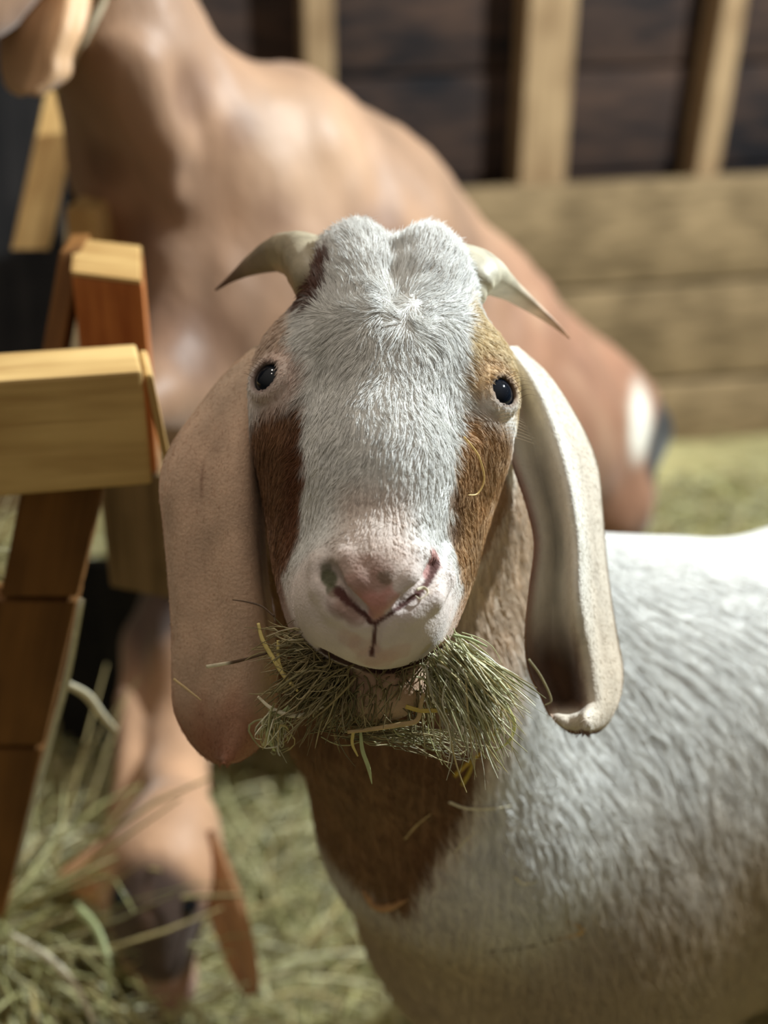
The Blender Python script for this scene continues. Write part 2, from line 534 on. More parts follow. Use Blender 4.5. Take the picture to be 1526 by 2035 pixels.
# floor: trodden earth and hay, gently heaped
def ground_z(x, y):
    p = np.stack([np.ravel(x), np.ravel(y), np.zeros(np.size(x))], 1)
    z = 0.018 * vnoise(p, 3.1, 2) + 0.012 * vnoise(p, 8.0, 5) + 0.02
    z = z + 0.05 * np.exp(-(((p[:, 0] - 0.95) / 0.8) ** 2 + ((p[:, 1] - 2.6) / 0.2) ** 2))
    z = z + 0.24 * np.exp(-(((p[:, 0] + 0.43) / 0.13) ** 2 + ((p[:, 1] - 1.06) / 0.10) ** 2))
    return z.reshape(np.shape(x))
gx = np.linspace(-2.6, 2.8, 150); gy = np.linspace(-0.6, 3.2, 120)
GX, GY = np.meshgrid(gx, gy, indexing='ij')
GV = np.stack([GX, GY, ground_z(GX, GY)], -1).reshape(-1, 3)
ii, jj = np.meshgrid(np.arange(149), np.arange(119), indexing='ij')
q0 = (ii * 120 + jj).ravel()
GF = np.stack([q0, q0 + 120, q0 + 121, q0 + 1], 1)
gc = np.tile(lin(176, 166, 118), (len(GV), 1)) * (1 + 0.25 * vnoise(GV, 4, 9))[:, None]
fl = mesh_np('floor', GV, GF, M_HAY, cols=gc); tag(fl, kind='structure')

def hay_scatter(name, n, xy_fn, z_fn, lmin, lmax, wid, cols, tilt=0.3, lift=0.02, seed=0, parent=None, curl=0.5, mat=None):
    r = np.random.default_rng(seed)
    x, y = xy_fn(r, n)
    L = lmin + (lmax - lmin) * r.random(n) ** 1.5
    az = r.random(n) * 2 * math.pi
    tl = r.normal(0, tilt, n)
    K = 5
    pts = np.zeros((n, K, 3))
    dz = lift * r.random(n)
    cu = r.normal(0, curl, n)
    px_, py_ = x.copy(), y.copy(); h = z_fn(x, y) + dz
    ang = az.copy()
    st = L / (K - 1)
    for k in range(K):
        pts[:, k] = np.stack([px_, py_, np.maximum(h, z_fn(px_, py_) - 0.002)], 1)
        px_ = px_ + st * np.cos(ang); py_ = py_ + st * np.sin(ang); h = h + st * np.sin(tl - 0.25 * k)
        ang = ang + cu / (K - 1) * 2
    wd = (wid * (0.5 + r.random(n)))[:, None] * np.array([1, 1, 0.95, 0.85, 0.5])[None]
    ci = r.integers(0, len(cols), n)
    cc = np.array(cols)[ci] * (0.75 + 0.5 * r.random((n, 1)))
    V, F, C = blades(pts, wd, cc, seed=seed)
    return mesh_np(name, V, F, mat or M_HAY, parent, cols=C)
HC = [lin(206, 200, 146), lin(182, 178, 122), lin(222, 214, 166), lin(160, 154, 100), lin(212, 208, 172), lin(190, 172, 120)]
def floor_xy(r, n):
    x = r.random(n) * 2.6 - 1.1
    return x, 0.75 + r.random(n) * (1.66 + 0.177 * (x - 0.22))
hs = hay_scatter('hay', 30000, floor_xy, ground_z, 0.04, 0.18, 0.0024, HC, seed=3, tilt=0.35, lift=0.035)
tag(hs, 'pale green hay trodden over the barn floor', 'hay', kind='stuff')
hp = hay_scatter('hay_heap', 2600, lambda r, n: (-0.40 + r.normal(0, 0.085, n), 1.06 + r.normal(0, 0.06, n)), ground_z, 0.08, 0.28, 0.0026, HC, tilt=0.7, lift=0.05, seed=5)
tag(hp, 'tangled loose hay heaped below the wooden feeder', 'hay', kind='stuff')

# ================================================================== hay feeder
M_SHADE = wood_mat('shade_board', lin(14, 15, 18), lin(40, 38, 38), scale=(2, 20, 20), rough=0.8, seed=9)  # near-black material for the sheets that stand in for shade
M_PINE = wood_mat('feeder_pine', lin(176, 138, 84), lin(222, 188, 126), scale=(2, 24, 24), rough=0.65, seed=1)
M_PINE2 = wood_mat('feeder_red_pine', lin(150, 82, 40), lin(205, 130, 72), scale=(2, 20, 20), rough=0.6, seed=2)
M_PINE3 = wood_mat('feeder_old_pine', lin(98, 64, 30), lin(138, 94, 48), scale=(2, 20, 20), rough=0.7, seed=4)
A0 = P(283, 737, 1.02)
AL = Pz(0, 757, A0[2])
adir = unit(AL - A0)
aback = unit(Pz(270, 682, A0[2]) - A0)
feeder = empty('hay_feeder', (A0[0] - 0.3, A0[1] + 0.05, 0.0))
tag(feeder, 'wooden hay feeder of sawn pine boards at the left', 'feeder')
board('top_rail', A0 + adir * 0.75, -adir * 0.75, Pz(270, 682, A0[2]) - A0, -Z * 0.092, M_PINE, feeder)
# upright post behind the rail
B0 = P(142, 548, 1.15)
bz = B0[2]
pr = unit(Pz(283, 566, bz) - B0)
pbk = np.array([-pr[1], pr[0], 0]); pbk = pbk if pbk[1] > 0 else -pbk
wB = np.linalg.norm(Pz(283, 566, bz) - B0)
pbv = Pz(150, 480, bz) - B0
board('post', B0, -Z * 0.17, pr * wB, pbv, M_PINE2, feeder)
board('post_foot', B0 - Z * .171 + RT * .004, -Z * 0.125, pr * wB, pbv, M_KICK, feeder)
board('post_cap', B0 + Z * 0.0005, pr * wB, pbv, Z * 0.003, M_PINE, feeder)
# rear slanted board and its far post
D0 = P(128, 415, 1.45)
board('rear_post', D0, -Z * 0.30, RT * 0.034, np.array([0.01, 0.06, 0]), M_PINE, feeder)
s0, s1 = P(118, 500, 1.19), P(72, 760, 1.19)
board('side_rail', s0, s1 - s0, RT * 0.018, np.array([0, 0.05, 0.0]), M_PINE3, feeder)
s0, s1 = P(92, 190, 1.66), P(22, 500, 1.52)
board('brace', s0, s1 - s0, RT * 0.040, np.array([0, 0.02, 0.01]), M_PINE, feeder)
# slanted end made of stacked boards below the rail
yE = A0[1] + 0.012
e_top, e_bot = Py(214, 930, yE), Py(0, 1850, yE)
sl = unit(e_bot - e_top)
zs_ = [e_top[2], Py(150, 1200, yE)[2], Py(85, 1500, yE)[2], e_bot[2]]
for i in range(3):
    za, zb = zs_[i], zs_[i + 1] + 0.006
    pa = e_top + sl * (za - e_top[2]) / sl[2]; pb = e_top + sl * (zb - e_top[2]) / sl[2]
    wdt = 0.062 if i == 0 else 0.34
    board('end_board', pa + np.array([0, 0.004 * i, 0]), pb - pa, -RT * wdt, np.array([0, 0.03, 0]), M_PINE3, feeder)
q_ = P(70, 1120, 1.95)
board('shade_panel', q_, -Z * (q_[2] - 0.01), RT * 0.185, np.array([0.0, 0.02, 0]), M_SHADE, feeder)  # added black sheet standing in for the shade under the feeder
q_ = P(-120, 120, 1.78)
board('rear_shade_panel', q_, P(-120, 760, 1.78) - q_, RT * 0.155, np.array([0.0, 0.02, 0]), M_SHADE, feeder)  # added black sheet darkening the gap behind the feeder
# nailing strip on the rail's end
board('corner_strip', A0 + np.array([0.001, 0.002, -0.004]), -Z * 0.088 + RT * 0.010, RT * 0.006, aback * 0.05, M_PINE, feeder)
def feeder_z(x, y): return np.full(np.shape(x), A0[2] - 0.13)
fh = hay_scatter('feeder_hay', 500, lambda r, n: (-0.46 + r.random(n) * 0.13, yE + 0.06 + r.random(n) * 0.08), lambda x, y: np.full(np.shape(x), 0.70) + 0.08 * np.sin(x * 40), 0.04, 0.09, 0.0013, HC, tilt=0.6, lift=0.12, seed=8)
tag(fh, 'loose hay lying inside the wooden feeder', 'hay', kind='stuff')

# ================================================================== white goat
AL_ = math.radians(25); RO = math.radians(3.4)
E = P(764, 764, 0.88)
hX = RT * math.cos(RO) - UP * math.sin(RO)
up2 = UP * math.cos(RO) + RT * math.sin(RO)
hN = unit(-up2 * math.cos(AL_) - FW * math.sin(AL_))
hF = unit(np.cross(hN, hX)); hF = hF if hF @ FW < 0 else -hF
HR = np.stack([hX, hN, hF])          # world -> local rows
def H(x, y, z): return E + x * hX + y * hN + z * hF
def hloc(p): return (p - E) @ HR.T
g = Field()
def he(x, y, z, r, k=0.02, sub=False, sym=False, rot=None):
    R = HR
    if rot is not None: R = rot @ HR
    g.ell(H(x, y, z), r, k, R, sub)
    if sym:
        R2 = HR
        if rot is not None:
            m = np.diag([-1.0, 1, 1]); R2 = (m @ rot @ m) @ HR
        g.ell(H(-x, y, z), r, k, R2, sub)
def rz(a):
    a = math.radians(a); return np.array([[math.cos(a), math.sin(a), 0], [-math.sin(a), math.cos(a), 0], [0, 0, 1.0]])
def ry(a):
    a = math.radians(a); return np.array([[math.cos(a), 0, -math.sin(a)], [0, 1, 0], [math.sin(a), 0, math.cos(a)]])
# skull
he(0, -0.045, -0.035, (0.050, 0.068, 0.048), 0.02)
he(0.023, -0.070, -0.002, (0.028, 0.044, 0.034), 0.012, sym=True)
he(0, -0.030, -0.002, (0.046, 0.050, 0.038), 0.02)
# bridge of the nose, convex
g.cone(H(0, -0.01, 0.000), H(0, 0.055, -0.002), 0.043, 0.040, 0.02)
g.cone(H(0, 0.055, -0.002), H(0, 0.125, -0.010), 0.040, 0.037, 0.02)
# muzzle
he(0.013, 0.136, -0.014, (0.032, 0.034, 0.036), 0.012, sym=True)
he(0.001, 0.140, -0.020, (0.038, 0.036, 0.036), 0.012)
he(0, 0.128, 0.010, (0.024, 0.020, 0.020), 0.02)
# cheeks and jaw behind
he(0.038, 0.040, -0.052, (0.032, 0.075, 0.040), 0.03, sym=True)
he(0.030, 0.105, -0.060, (0.024, 0.055, 0.030), 0.03, sym=True)
g.cone(H(0, 0.06, -0.07), H(0, 0.140, -0.060), 0.042, 0.020, 0.03)
g.ell(P(752, 1372, .862), (.030, .016, .020), 0.012)
# brows / orbits
he(0.056, -0.018, -0.016, (0.022, 0.030, 0.028), 0.018, sym=True, rot=rz(-12))
he(0.044, 0.012, -0.034, (0.033, 0.062, 0.036), 0.02, sym=True)
he(0.057, 0.008, -0.019, (0.017, 0.030, 0.018), 0.03, sym=True)
# neck
nb = E - 0.085 * hF + 0.02 * hN
g.chain([(E - 0.06 * hF - 0.04 * hN, 0.062), (nb + np.array([0.0, 0.04, -0.03]), 0.080), (np.array([0.018, 0.860, 0.735]), 0.085), (np.array([0.065, 0.885, 0.60]), 0.108), (np.array([0.125, 0.94, 0.46]), 0.132), (np.array([0.155, 0.95, 0.38]), 0.12)], 0.05)
g.chain([(nb + np.array([0.02, 0.07, -0.06]), 0.07), (np.array([0.11, 0.98, 0.69]), 0.085), (np.array([0.22, 1.05, 0.60]), 0.12)], 0.06)
# trunk
def trot(a):
    a = math.radians(a); return np.array([[math.cos(a), math.sin(a), 0], [-math.sin(a), math.cos(a), 0], [0, 0, 1.0]])
TA = 20
g.ell((0.215, 1.02, 0.47), (0.22, 0.165, 0.255), 0.08, trot(TA))
g.ell((0.46, 1.13, 0.472), (0.30, 0.185, 0.245), 0.08, trot(TA))
g.ell((0.72, 1.22, 0.458), (0.22, 0.16, 0.22), 0.08, trot(TA))
g.ell((0.17, 0.93, 0.47), (0.12, 0.09, 0.19), 0.06, trot(TA))     # near shoulder
# legs
def leg(f, x, y, z, hind=False):
    gz = 0.02
    if not hind:
        f.chain([((x, y, z), 0.062), ((x - 0.01, y, z - 0.16), 0.040), ((x - 0.015, y - 0.005, z - 0.26), 0.026), ((x, y, 0.10), 0.018), ((x - 0.005, y, 0.065), 0.022), ((x - 0.02, y - 0.01, gz + 0.02), 0.026)], 0.03)
    else:
        f.chain([((x, y, z), 0.085), ((x - 0.06, y - 0.01, z - 0.14), 0.055), ((x + 0.06, y + 0.03, 0.27), 0.026), ((x + 0.03, y + 0.02, 0.10), 0.018), ((x + 0.02, y + 0.02, 0.065), 0.022), ((x, y + 0.01, gz + 0.02), 0.026)], 0.03)
leg(g, 0.14, 0.93, 0.36); leg(g, 0.20, 1.12, 0.36)
leg(g, 0.80, 1.14, 0.50, True); leg(g, 0.74, 1.34, 0.50, True)
g.chain([((0.93, 1.30, 0.66), 0.02), ((0.98, 1.32, 0.68), 0.018), ((1.0, 1.33, 0.62), 0.012)], 0.03)

EYE = {'l': (530, 751), 'r': (998, 779)}
EYEC = {}
for s, (ex, ey) in EYE.items():
    sg = -1 if s == 'l' else 1
    hp_ = g.hit(ex, ey)
    lc = hloc(hp_)
    dirn = unit(np.array([0.62 * sg, -0.02, 0.78]))      # eye looks forwards and out
    wdir = dirn @ HR
    c = hp_ - wdir * 0.0080
    EYEC[s] = (c, wdir)
    # lid ring around the eye, then the socket
    u_ = unit(np.cross(wdir, hN)); v_ = np.cross(wdir, u_)
    ring = [c + wdir * 0.0068 + 0.0106 * (math.cos(t) * u_ * 1.12 + math.sin(t) * v_) for t in np.linspace(0, 2 * math.pi, 15)]
    for a, b in zip(ring[:-1], ring[1:]): g.cone(a, b, 0.0018, 0.0018, 0.006)
for s in EYE: g.ell(EYEC[s][0], (0.0124,) * 3, 0.002, None, True)
# nostrils and lips
def carve(pts, r0, r1, k=0.003, deep=0.0):
    pts = spline(pts, max(4 * len(pts) - 2, 8)) if len(pts) > 2 else pts
    w_ = [g.hit(*p) for p in pts]
    n_ = len(w_) - 1
    rr = [r0 + (r1 - r0) * i / n_ for i in range(n_ + 1)]
    d_ = [p + FW * deep for p in w_]
    return [(p, q) for p, q in zip(d_, rr)]
cv = [carve([(654, 1135), (668, 1165), (692, 1192), (724, 1218)], 0.0058, 0.0036, deep=0.0010),
      carve([(862, 1118), (852, 1148), (828, 1178), (794, 1204)], 0.0050, 0.0036, deep=0.0010),
      carve([(722, 1216), (745, 1238), (797, 1202)], 0.0016, 0.0016),
      carve([(748, 1240), (743, 1270), (738, 1300)], 0.0020, 0.0016)]
mouth = carve([(640, 1293), (700, 1322), (760, 1334), (820, 1322), (880, 1285)], 0.003, 0.003, deep=0.004)
wing = ([g.hit(*p) for p in [(686, 1112), (708, 1155), (738, 1192)]], [g.hit(*p) for p in [(832, 1105), (812, 1150), (784, 1185)]],
        [g.hit(*p) for p in [(634, 1120), (640, 1170), (668, 1212), (706, 1240)]], [g.hit(*p) for p in [(884, 1108), (882, 1150), (858, 1190), (812, 1226)]])
for wp in wing:
    for a, b in zip(wp[:-1], wp[1:]): g.cone(a + FW * 0.0050, b + FW * 0.0050, 0.0058, 0.0050, 0.006)
for c_ in cv: g.chain(c_, 0.003, sub=True)
g.chain(mouth, 0.004, sub=True)
# groove down the forehead and the crease beside the left brow
gr_ = [g.hit(*p) for p in [(792, 500), (790, 540), (786, 600)]]
for a, b in zip(gr_[:-1], gr_[1:]): g.cone(a, b, 0.0035, 0.002, 0.012, True)

xs = axis([(-0.16, -0.085, 0.005), (-0.085, -0.055, 0.002), (-0.055, 0.047, 0.0015), (0.047, 0.09, 0.002), (0.09, 0.20, 0.006), (0.20, 1.08, 0.014)])
ys = axis([(0.60, 0.76, 0.0016), (0.76, 0.94, 0.0024), (0.94, 1.06, 0.007), (1.06, 1.52, 0.012)])
zs = axis([(0.0, 0.70, 0.010), (0.70, 0.83, 0.0045), (0.83, 0.92, 0.0015), (0.92, 1.125, 0.0023), (1.125, 1.2, 0.006)])
GVt, GFt = g.mesh(xs, ys, zs)
GVt = smooth_np(GVt, GFt, 1, 0.4)

WHITE = lin(229, 228, 224)
def coat(V):
    l = hloc(V); x, y, z = l.T
    ax = np.abs(x)
    n1 = vnoise(V, 60, 1); n2 = vnoise(V, 160, 2); n3 = vnoise(V, 20, 3)
    C = np.tile(WHITE, (len(V), 1))
    mixc = lambda m, c: C.__setitem__(slice(None), C * (1 - m[:, None]) + np.asarray(c) * m[:, None])
    head = sstep(0.01, -0.01, y - 0.19) * sstep(-0.105, -0.085, z)
    # body: tan shade painted low on the chest, neck beige on its right side
    body = 1 - head
    # shade of flank and belly painted in as tan, stronger towards the bottom
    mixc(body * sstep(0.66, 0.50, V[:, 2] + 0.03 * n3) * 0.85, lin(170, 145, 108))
    neckside = body * sstep(0.25, 0.15, V[:, 0]) * sstep(0.58, 0.68, V[:, 2]) * sstep(0.115, 0.075, V[:, 0] - 0.35 * (V[:, 2] - 0.78))
    mixc(neckside * 0.85, lin(212, 188, 162) * (1 + 0.2 * n1)[:, None])
    brownneck = sstep(0.078, 0.062, V[:, 0] + 0.36 * (0.74 - V[:, 2]) + 0.006 * n1) * sstep(0.575, 0.60, V[:, 2] + 0.25 * (V[:, 0])) * sstep(0.90, 0.86, V[:, 2]) * (1 - sstep(0.735, 0.765, V[:, 2]) * sstep(0.03, 0.05, V[:, 0]))
    bn = brownneck * body
    mixc(bn, lin(142, 106, 72) * (1 + 0.2 * n1)[:, None])
    mixc(bn * sstep(-0.02, 0.05, V[:, 0] + 0.01 * n1) * 0.6, lin(104, 62, 34))
    # head sides
    wline = np.interp(y, [-0.12, -0.05, -0.02, 0.0, 0.03, 0.06, 0.10, 0.13], [0.065, 0.060, 0.054, 0.0505, 0.046, 0.044, 0.045, 0.060])
    side = head * sstep(-0.002, 0.004, ax - wline + 0.0025 * n2)
    side = np.maximum(side, head * sstep(-0.034, -0.042, z) * sstep(-0.03, 0.0, y))
    redL = lin(130, 94, 66); goldR = lin(186, 150, 110)
    sidec = np.where((x < 0)[:, None], redL, goldR) * (1 + 0.22 * n1 + 0.15 * n2)[:, None]
    low = side * sstep(0.012, 0.03, y)
    mixc(low, sidec)
    dk = low * (x > 0) * sstep(0.055, 0.075, y + 0.006 * n1) * sstep(0.115, 0.09, y) * sstep(0.055, 0.046, x)
    mixc(dk * 0.75, lin(92, 62, 44))
    dkl = low * (x < 0) * sstep(-0.062, -0.05, x) * sstep(0.02, 0.05, y)
    mixc(dkl * 0.65, lin(96, 52, 30))
    # brows: left white with golden rim, right golden beige
    br = side * sstep(0.016, 0.004, y)
    rb = head * (x > 0) * sstep(0.046, 0.052, x + 0.002 * n2) * sstep(0.02, 0.0, y) * sstep(-0.062, -0.056, y)
    mixc(rb, lin(212, 192, 152) * (1 + 0.08 * n1)[:, None])
    ringR = head * (x > 0) * sstep(0.024, 0.010, np.hypot(x - 0.066, y + 0.002)); mixc(ringR * 0.6, lin(186, 146, 104))
    lb = head * (x < 0) * sstep(-0.056, -0.066, x + 0.002 * n2) * sstep(0.0, -0.02, y)
    mixc(lb * 0.7, lin(196, 160, 128))
    ringL = head * (x < 0) * sstep(0.024, 0.012, np.hypot(x + 0.066, y - 0.004)); mixc(ringL * 0.5, lin(214, 172, 150))
    # horn root hair patch on the left
    hrp = head * sstep(0.016, 0.006, np.hypot(x + 0.052, y + 0.066) + 0.003 * n2); mixc(hrp, lin(96, 58, 42))
    # muzzle skin: pinkish, nose pad, stains
    mz = head * sstep(0.105, 0.14, y + 0.004 * n1); mixc(mz * 0.55, lin(226, 200, 188))
    brg = head * sstep(0.075, 0.10, y) * sstep(0.03, 0.012, ax) * sstep(0.15, 0.13, y); mixc(brg * 0.5, lin(206, 176, 156))
    chin = sstep(.862 - .03, .862 - .012, (V - CAM) @ FW) * sstep(0.165, 0.175, y) * head * sstep(.04, .03, ax); mixc(chin * .8, lin(186, 150, 118))
    lid = np.minimum(*[np.linalg.norm(V - EYEC[s][0] - EYEC[s][1] * .0065, axis=1) for s in ('l', 'r')]); mixc(sstep(.0135, .0112, lid) * .75, lin(92, 66, 56))
    for c0, rad, col, am in PATCH:
        nf = 1.0 if rad > .0065 or am < .8 else 0.15
        d = np.linalg.norm(V - c0, axis=1) / rad + nf * (0.35 * n1 + 0.25 * n2)
        mixc(sstep(1.1, 0.7, d) * am, col)
    return np.clip(C, 0, 0.9)
PATCH = []
def patch(px, py, rad, col, am=1.0):
    h = g.hit(px, py)
    if h is not None: PATCH.append((h, rad, col, am))
pink = lin(206, 144, 134); gpink = lin(168, 136, 122)
for q in [(745, 1180, .012), (748, 1205, .010), (728, 1190, .008), (770, 1195, .008), (746, 1225, .006), (710, 1165, .008)]: patch(*q, pink, 0.6)
for q in [(700, 1140, .014), (745, 1140, .012), (690, 1205, .009), (705, 1225, .007)]: patch(*q, gpink, 0.6)
patch(652, 1150, .006, lin(84, 92, 52), .85); patch(660, 1175, .005, lin(96, 98, 66), .8); patch(648, 1128, .004, lin(104, 108, 76), .6)
for q in [(668, 1195, .009), (690, 1212, .008), (672, 1215, .007)]: patch(*q, lin(150, 124, 112), .6)
for q in [(628, 545), (618, 560), (610, 575), (600, 590), (632, 575), (628, 590), (640, 530)]: patch(*q, .009, lin(92, 56, 42), .9)
patch(766, 1150, .004, lin(120, 106, 86), .7)
for q in [(760, 1312, .010), (715, 1285, .009), (735, 1305, .009), (690, 1270, .008), (790, 1300, .008)]: patch(*q, lin(206, 164, 156), .35)
patch(858, 1108, .007, lin(198, 134, 124), .8); patch(850, 1140, .005, lin(170, 104, 96), .8)
patch(848, 1290, .006, lin(206, 186, 130), .6)
for i_, (pl, ra, rb) in enumerate([([(652, 1130), (664, 1165), (690, 1194), (724, 1220)], .0048, .0018), ([(866, 1112), (854, 1150), (828, 1180), (794, 1206)], .0030, .0018),
                        ([(724, 1220), (745, 1238), (794, 1206)], .0014, .0014), ([(747, 1238), (743, 1270), (738, 1302)], .0013, .0013)]):
    sp_ = spline(pl, 40)
    for j_, q in enumerate(sp_):
        if i_ == 0 and j_ / 40 < .42: continue
        patch(q[0], q[1], ra + (rb - ra) * j_ / 39, lin(96, 60, 54), .7)
def seg_patch(pts, rad, col, am=0.8):
    for p_ in spline(pts, 60): patch(p_[0], p_[1], rad, col, am)
seg_patch([(640, 1293), (670, 1310), (700, 1322), (730, 1331), (760, 1334), (790, 1331), (820, 1322), (850, 1307), (880, 1285)], .0022, lin(70, 44, 36), .9)

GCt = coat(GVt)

# ---- ears: curled sheets with thickness
def ear_sheet(rows, prof, ncol=34, nrow=70, thick=0.0042):
    """rows: list of (xl, xr, y, d) in the view's ray coordinates; prof(s,t) -> depth offset (towards the camera is negative)"""
    R_ = spline(np.array(rows, float), nrow)
    t = np.linspace(0, 1, ncol)
    Pp = np.zeros((nrow, ncol, 3))
    for i, (xl, xr, y, d) in enumerate(R_):
        s = i / (nrow - 1)
        for j, tt in enumerate(t):
            dy = prof(s, tt)[1]
            Pp[i, j] = P(xl + (xr - xl) * tt, y + dy, d + prof(s, tt)[0])
    V = Pp.reshape(-1, 3)
    I, J = np.meshgrid(np.arange(nrow - 1), np.arange(ncol - 1), indexing='ij')
    q = (I * ncol + J).ravel()
    F = np.stack([q, q + 1, q + ncol + 1, q + ncol], 1)
    vn = vert_normals(V, F)
    if (vn @ FW).mean() > 0: vn = -vn; F = F[:, ::-1]
    # thickness tapering to the rim
    ti = np.minimum(t, 1 - t)[None, :] * np.ones((nrow, 1)); si = np.linspace(0, 1, nrow)[:, None] * np.ones((1, ncol))
    th = thick * (0.35 + 0.65 * sstep(0, 0.12, ti)) * (0.4 + 0.6 * sstep(0, 0.05, 1 - si))
    th = th.reshape(-1, 1)
    V2 = np.concatenate([V + vn * th * 0.5, V - vn * th * 0.5]); n = len(V)
    rim = [i * ncol for i in range(nrow)] + [(nrow - 1) * ncol + j for j in range(1, ncol)] + [i * ncol + ncol - 1 for i in range(nrow - 2, -1, -1)] + [j for j in range(ncol - 2, 0, -1)]
    rim = np.array(rim); nx_ = np.roll(rim, -1)
    FR = np.stack([rim, nx_, nx_ + n, rim + n], 1)
    st = (np.repeat(np.linspace(0, 1, nrow), ncol), np.tile(t, nrow))
    e1 = V[F[0][1]] - V[F[0][0]]
    return V2, np.concatenate([F, F[:, ::-1] + n, FR]), (np.tile(st[0], 2), np.tile(st[1], 2))

# left ear in the picture: broad, flat, hanging
rowsL = [(506, 545, 692, .93), (446, 530, 745, .915), (390, 522, 815, .908), (338, 520, 890, .902), (318, 520, 960, .898), (326, 524, 1050, .895),
         (335, 532, 1150, .893), (341, 544, 1250, .892), (343, 550, 1340, .892), (346, 548, 1410, .893), (372, 530, 1465, .895), (402, 495, 1500, .898), (434, 455, 1517, .90)]
def profL(s, t):
    return (0.030 * (1 - t) ** 2 * (0.6 + 0.4 * s) - 0.012 * math.sin(math.pi * t) - 0.004 * math.sin(9 * t + 2 * s) * sstep(0, .3, s) + 0.012 * sstep(0.85, 1.0, t),
            0)
eL = ear_sheet(rowsL, profL)
def earLcol(V, s, t):
    C = np.tile(lin(204, 172, 146), (len(V), 1))
    n1 = 1.5 * vnoise(V * np.array([1, 1, .25]), 90, 11); n2 = vnoise(V, 200, 12)
    C *= (1 + 0.12 * n1 + 0.06 * n2)[:, None]
    m = sstep(0.62, 0.9, s + 0.05 * n1); C = C * (1 - m[:, None]) + lin(158, 106, 80) * m[:, None]
    m = sstep(0.25, 0.05, s) * 0.35; C = C * (1 - m[:, None]) + lin(222, 202, 180) * m[:, None]
    for tc_, sa, sb, wd in [(0.42, 0.15, 0.55, .010), (0.93, 0.35, 0.8, .016), (0.33, .3, .5, .006)]:
        m = sstep(wd, wd * .3, np.abs(t - tc_ - 0.02 * np.sin(s * 9))) * sstep(sa, sa + .1, s) * sstep(sb, sb - .1, s) * 0.5
        C = C * (1 - m[:, None]) + lin(110, 66, 44) * m[:, None]
    return C
# right ear: folded lengthwise, cupped at the bottom, tip curling up
rowsR = [(978, 1030, 692, .93), (985, 1092, 748, .918), (1000, 1152, 840, .915), (1018, 1186, 920, .915), (1045, 1196, 1000, .912), (1062, 1202, 1080, .910),
         (1052, 1212, 1170, .908), (1044, 1226, 1260, .905), (1050, 1238, 1330, .905), (1075, 1232, 1385, .905), (1092, 1218, 1420, .907), (1118, 1200, 1445, .91), (1140, 1175, 1457, .915)]
def profR(s, t):
    trough = math.exp(-((t - 0.30) / 0.20) ** 2)
    dz = 0.026 * trough * (0.3 + sstep(0.0, 0.4, s)) * (1 - .7 * sstep(.5, .65, s))
    dz += 0.045 * sstep(0.60, 1.0, t) * (1 - 0.5 * sstep(.6, .9, s))
    dz -= 0.010 * math.exp(-((t - 0.58) / 0.07) ** 2) * sstep(0.12, 0.3, s)
    dz += 0.008 * math.exp(-((t - 0.76) / 0.06) ** 2) * sstep(.15, .35, s) * sstep(.85, .6, s)
    cup = sstep(0.50, 0.66, s) * sstep(0.86, 0.76, s)
    dz += 0.045 * cup * math.exp(-((t - 0.32) / 0.30) ** 4)
    dz -= 0.016 * sstep(0.78, 0.90, s) * math.sin(math.pi * min(t * 1.1, 1))
    return (dz, 0)
eR = ear_sheet(rowsR, profR, ncol=48, nrow=90)
def earRcol(V, s, t):
    C = np.tile(lin(228, 222, 210), (len(V), 1))
    n1 = vnoise(V * np.array([1, 1, .25]), 80, 13); n2 = vnoise(V, 200, 14)
    def mx(m, c): 
        nonlocal C; C = C * (1 - m[:, None]) + np.asarray(c) * m[:, None]
    mx(sstep(0.6, 0.8, t) * 0.55, lin(196, 176, 150))
    mx(sstep(0.10, 0.0, t) * sstep(.1, .3, s) * 0.9, lin(150, 104, 88))
    mx(sstep(0.45, 0.65, s) * 0.45, lin(200, 180, 154))
    mx(sstep(0.22, .05, s) * sstep(.5, .2, t) * .7, lin(176, 134, 110))
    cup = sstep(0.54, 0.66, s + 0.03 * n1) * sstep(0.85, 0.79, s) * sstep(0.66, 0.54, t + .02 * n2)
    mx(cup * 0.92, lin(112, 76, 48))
    mx(sstep(0.92, 0.95, s + 0.15 * np.abs(t - .5) ** 2), lin(98, 52, 38))
    C *= (1 + 0.07 * n1 + 0.05 * n2)[:, None]
    return C
eLC = earLcol(eL[0], *eL[2]); eRC = earRcol(eR[0], *eR[2])
# ear roots, built into the body surface colour by overlap
Vall = np.concatenate([GVt, eL[0], eR[0]]); n0 = len(GVt); n1_ = n0 + len(eL[0])
Fall = np.concatenate([GFt, eL[1] + n0, eR[1] + n1_])
Call = np.concatenate([GCt, eLC, eRC])
goat = empty('goat', (0.45, 1.1, 0.0))
tag(goat, 'white goat with brown cheeks, lop ears and horns, chewing a mouthful of hay', 'goat', group='goats in the barn')
mesh_np('body', Vall, Fall, M_COAT, goat, cols=Call)

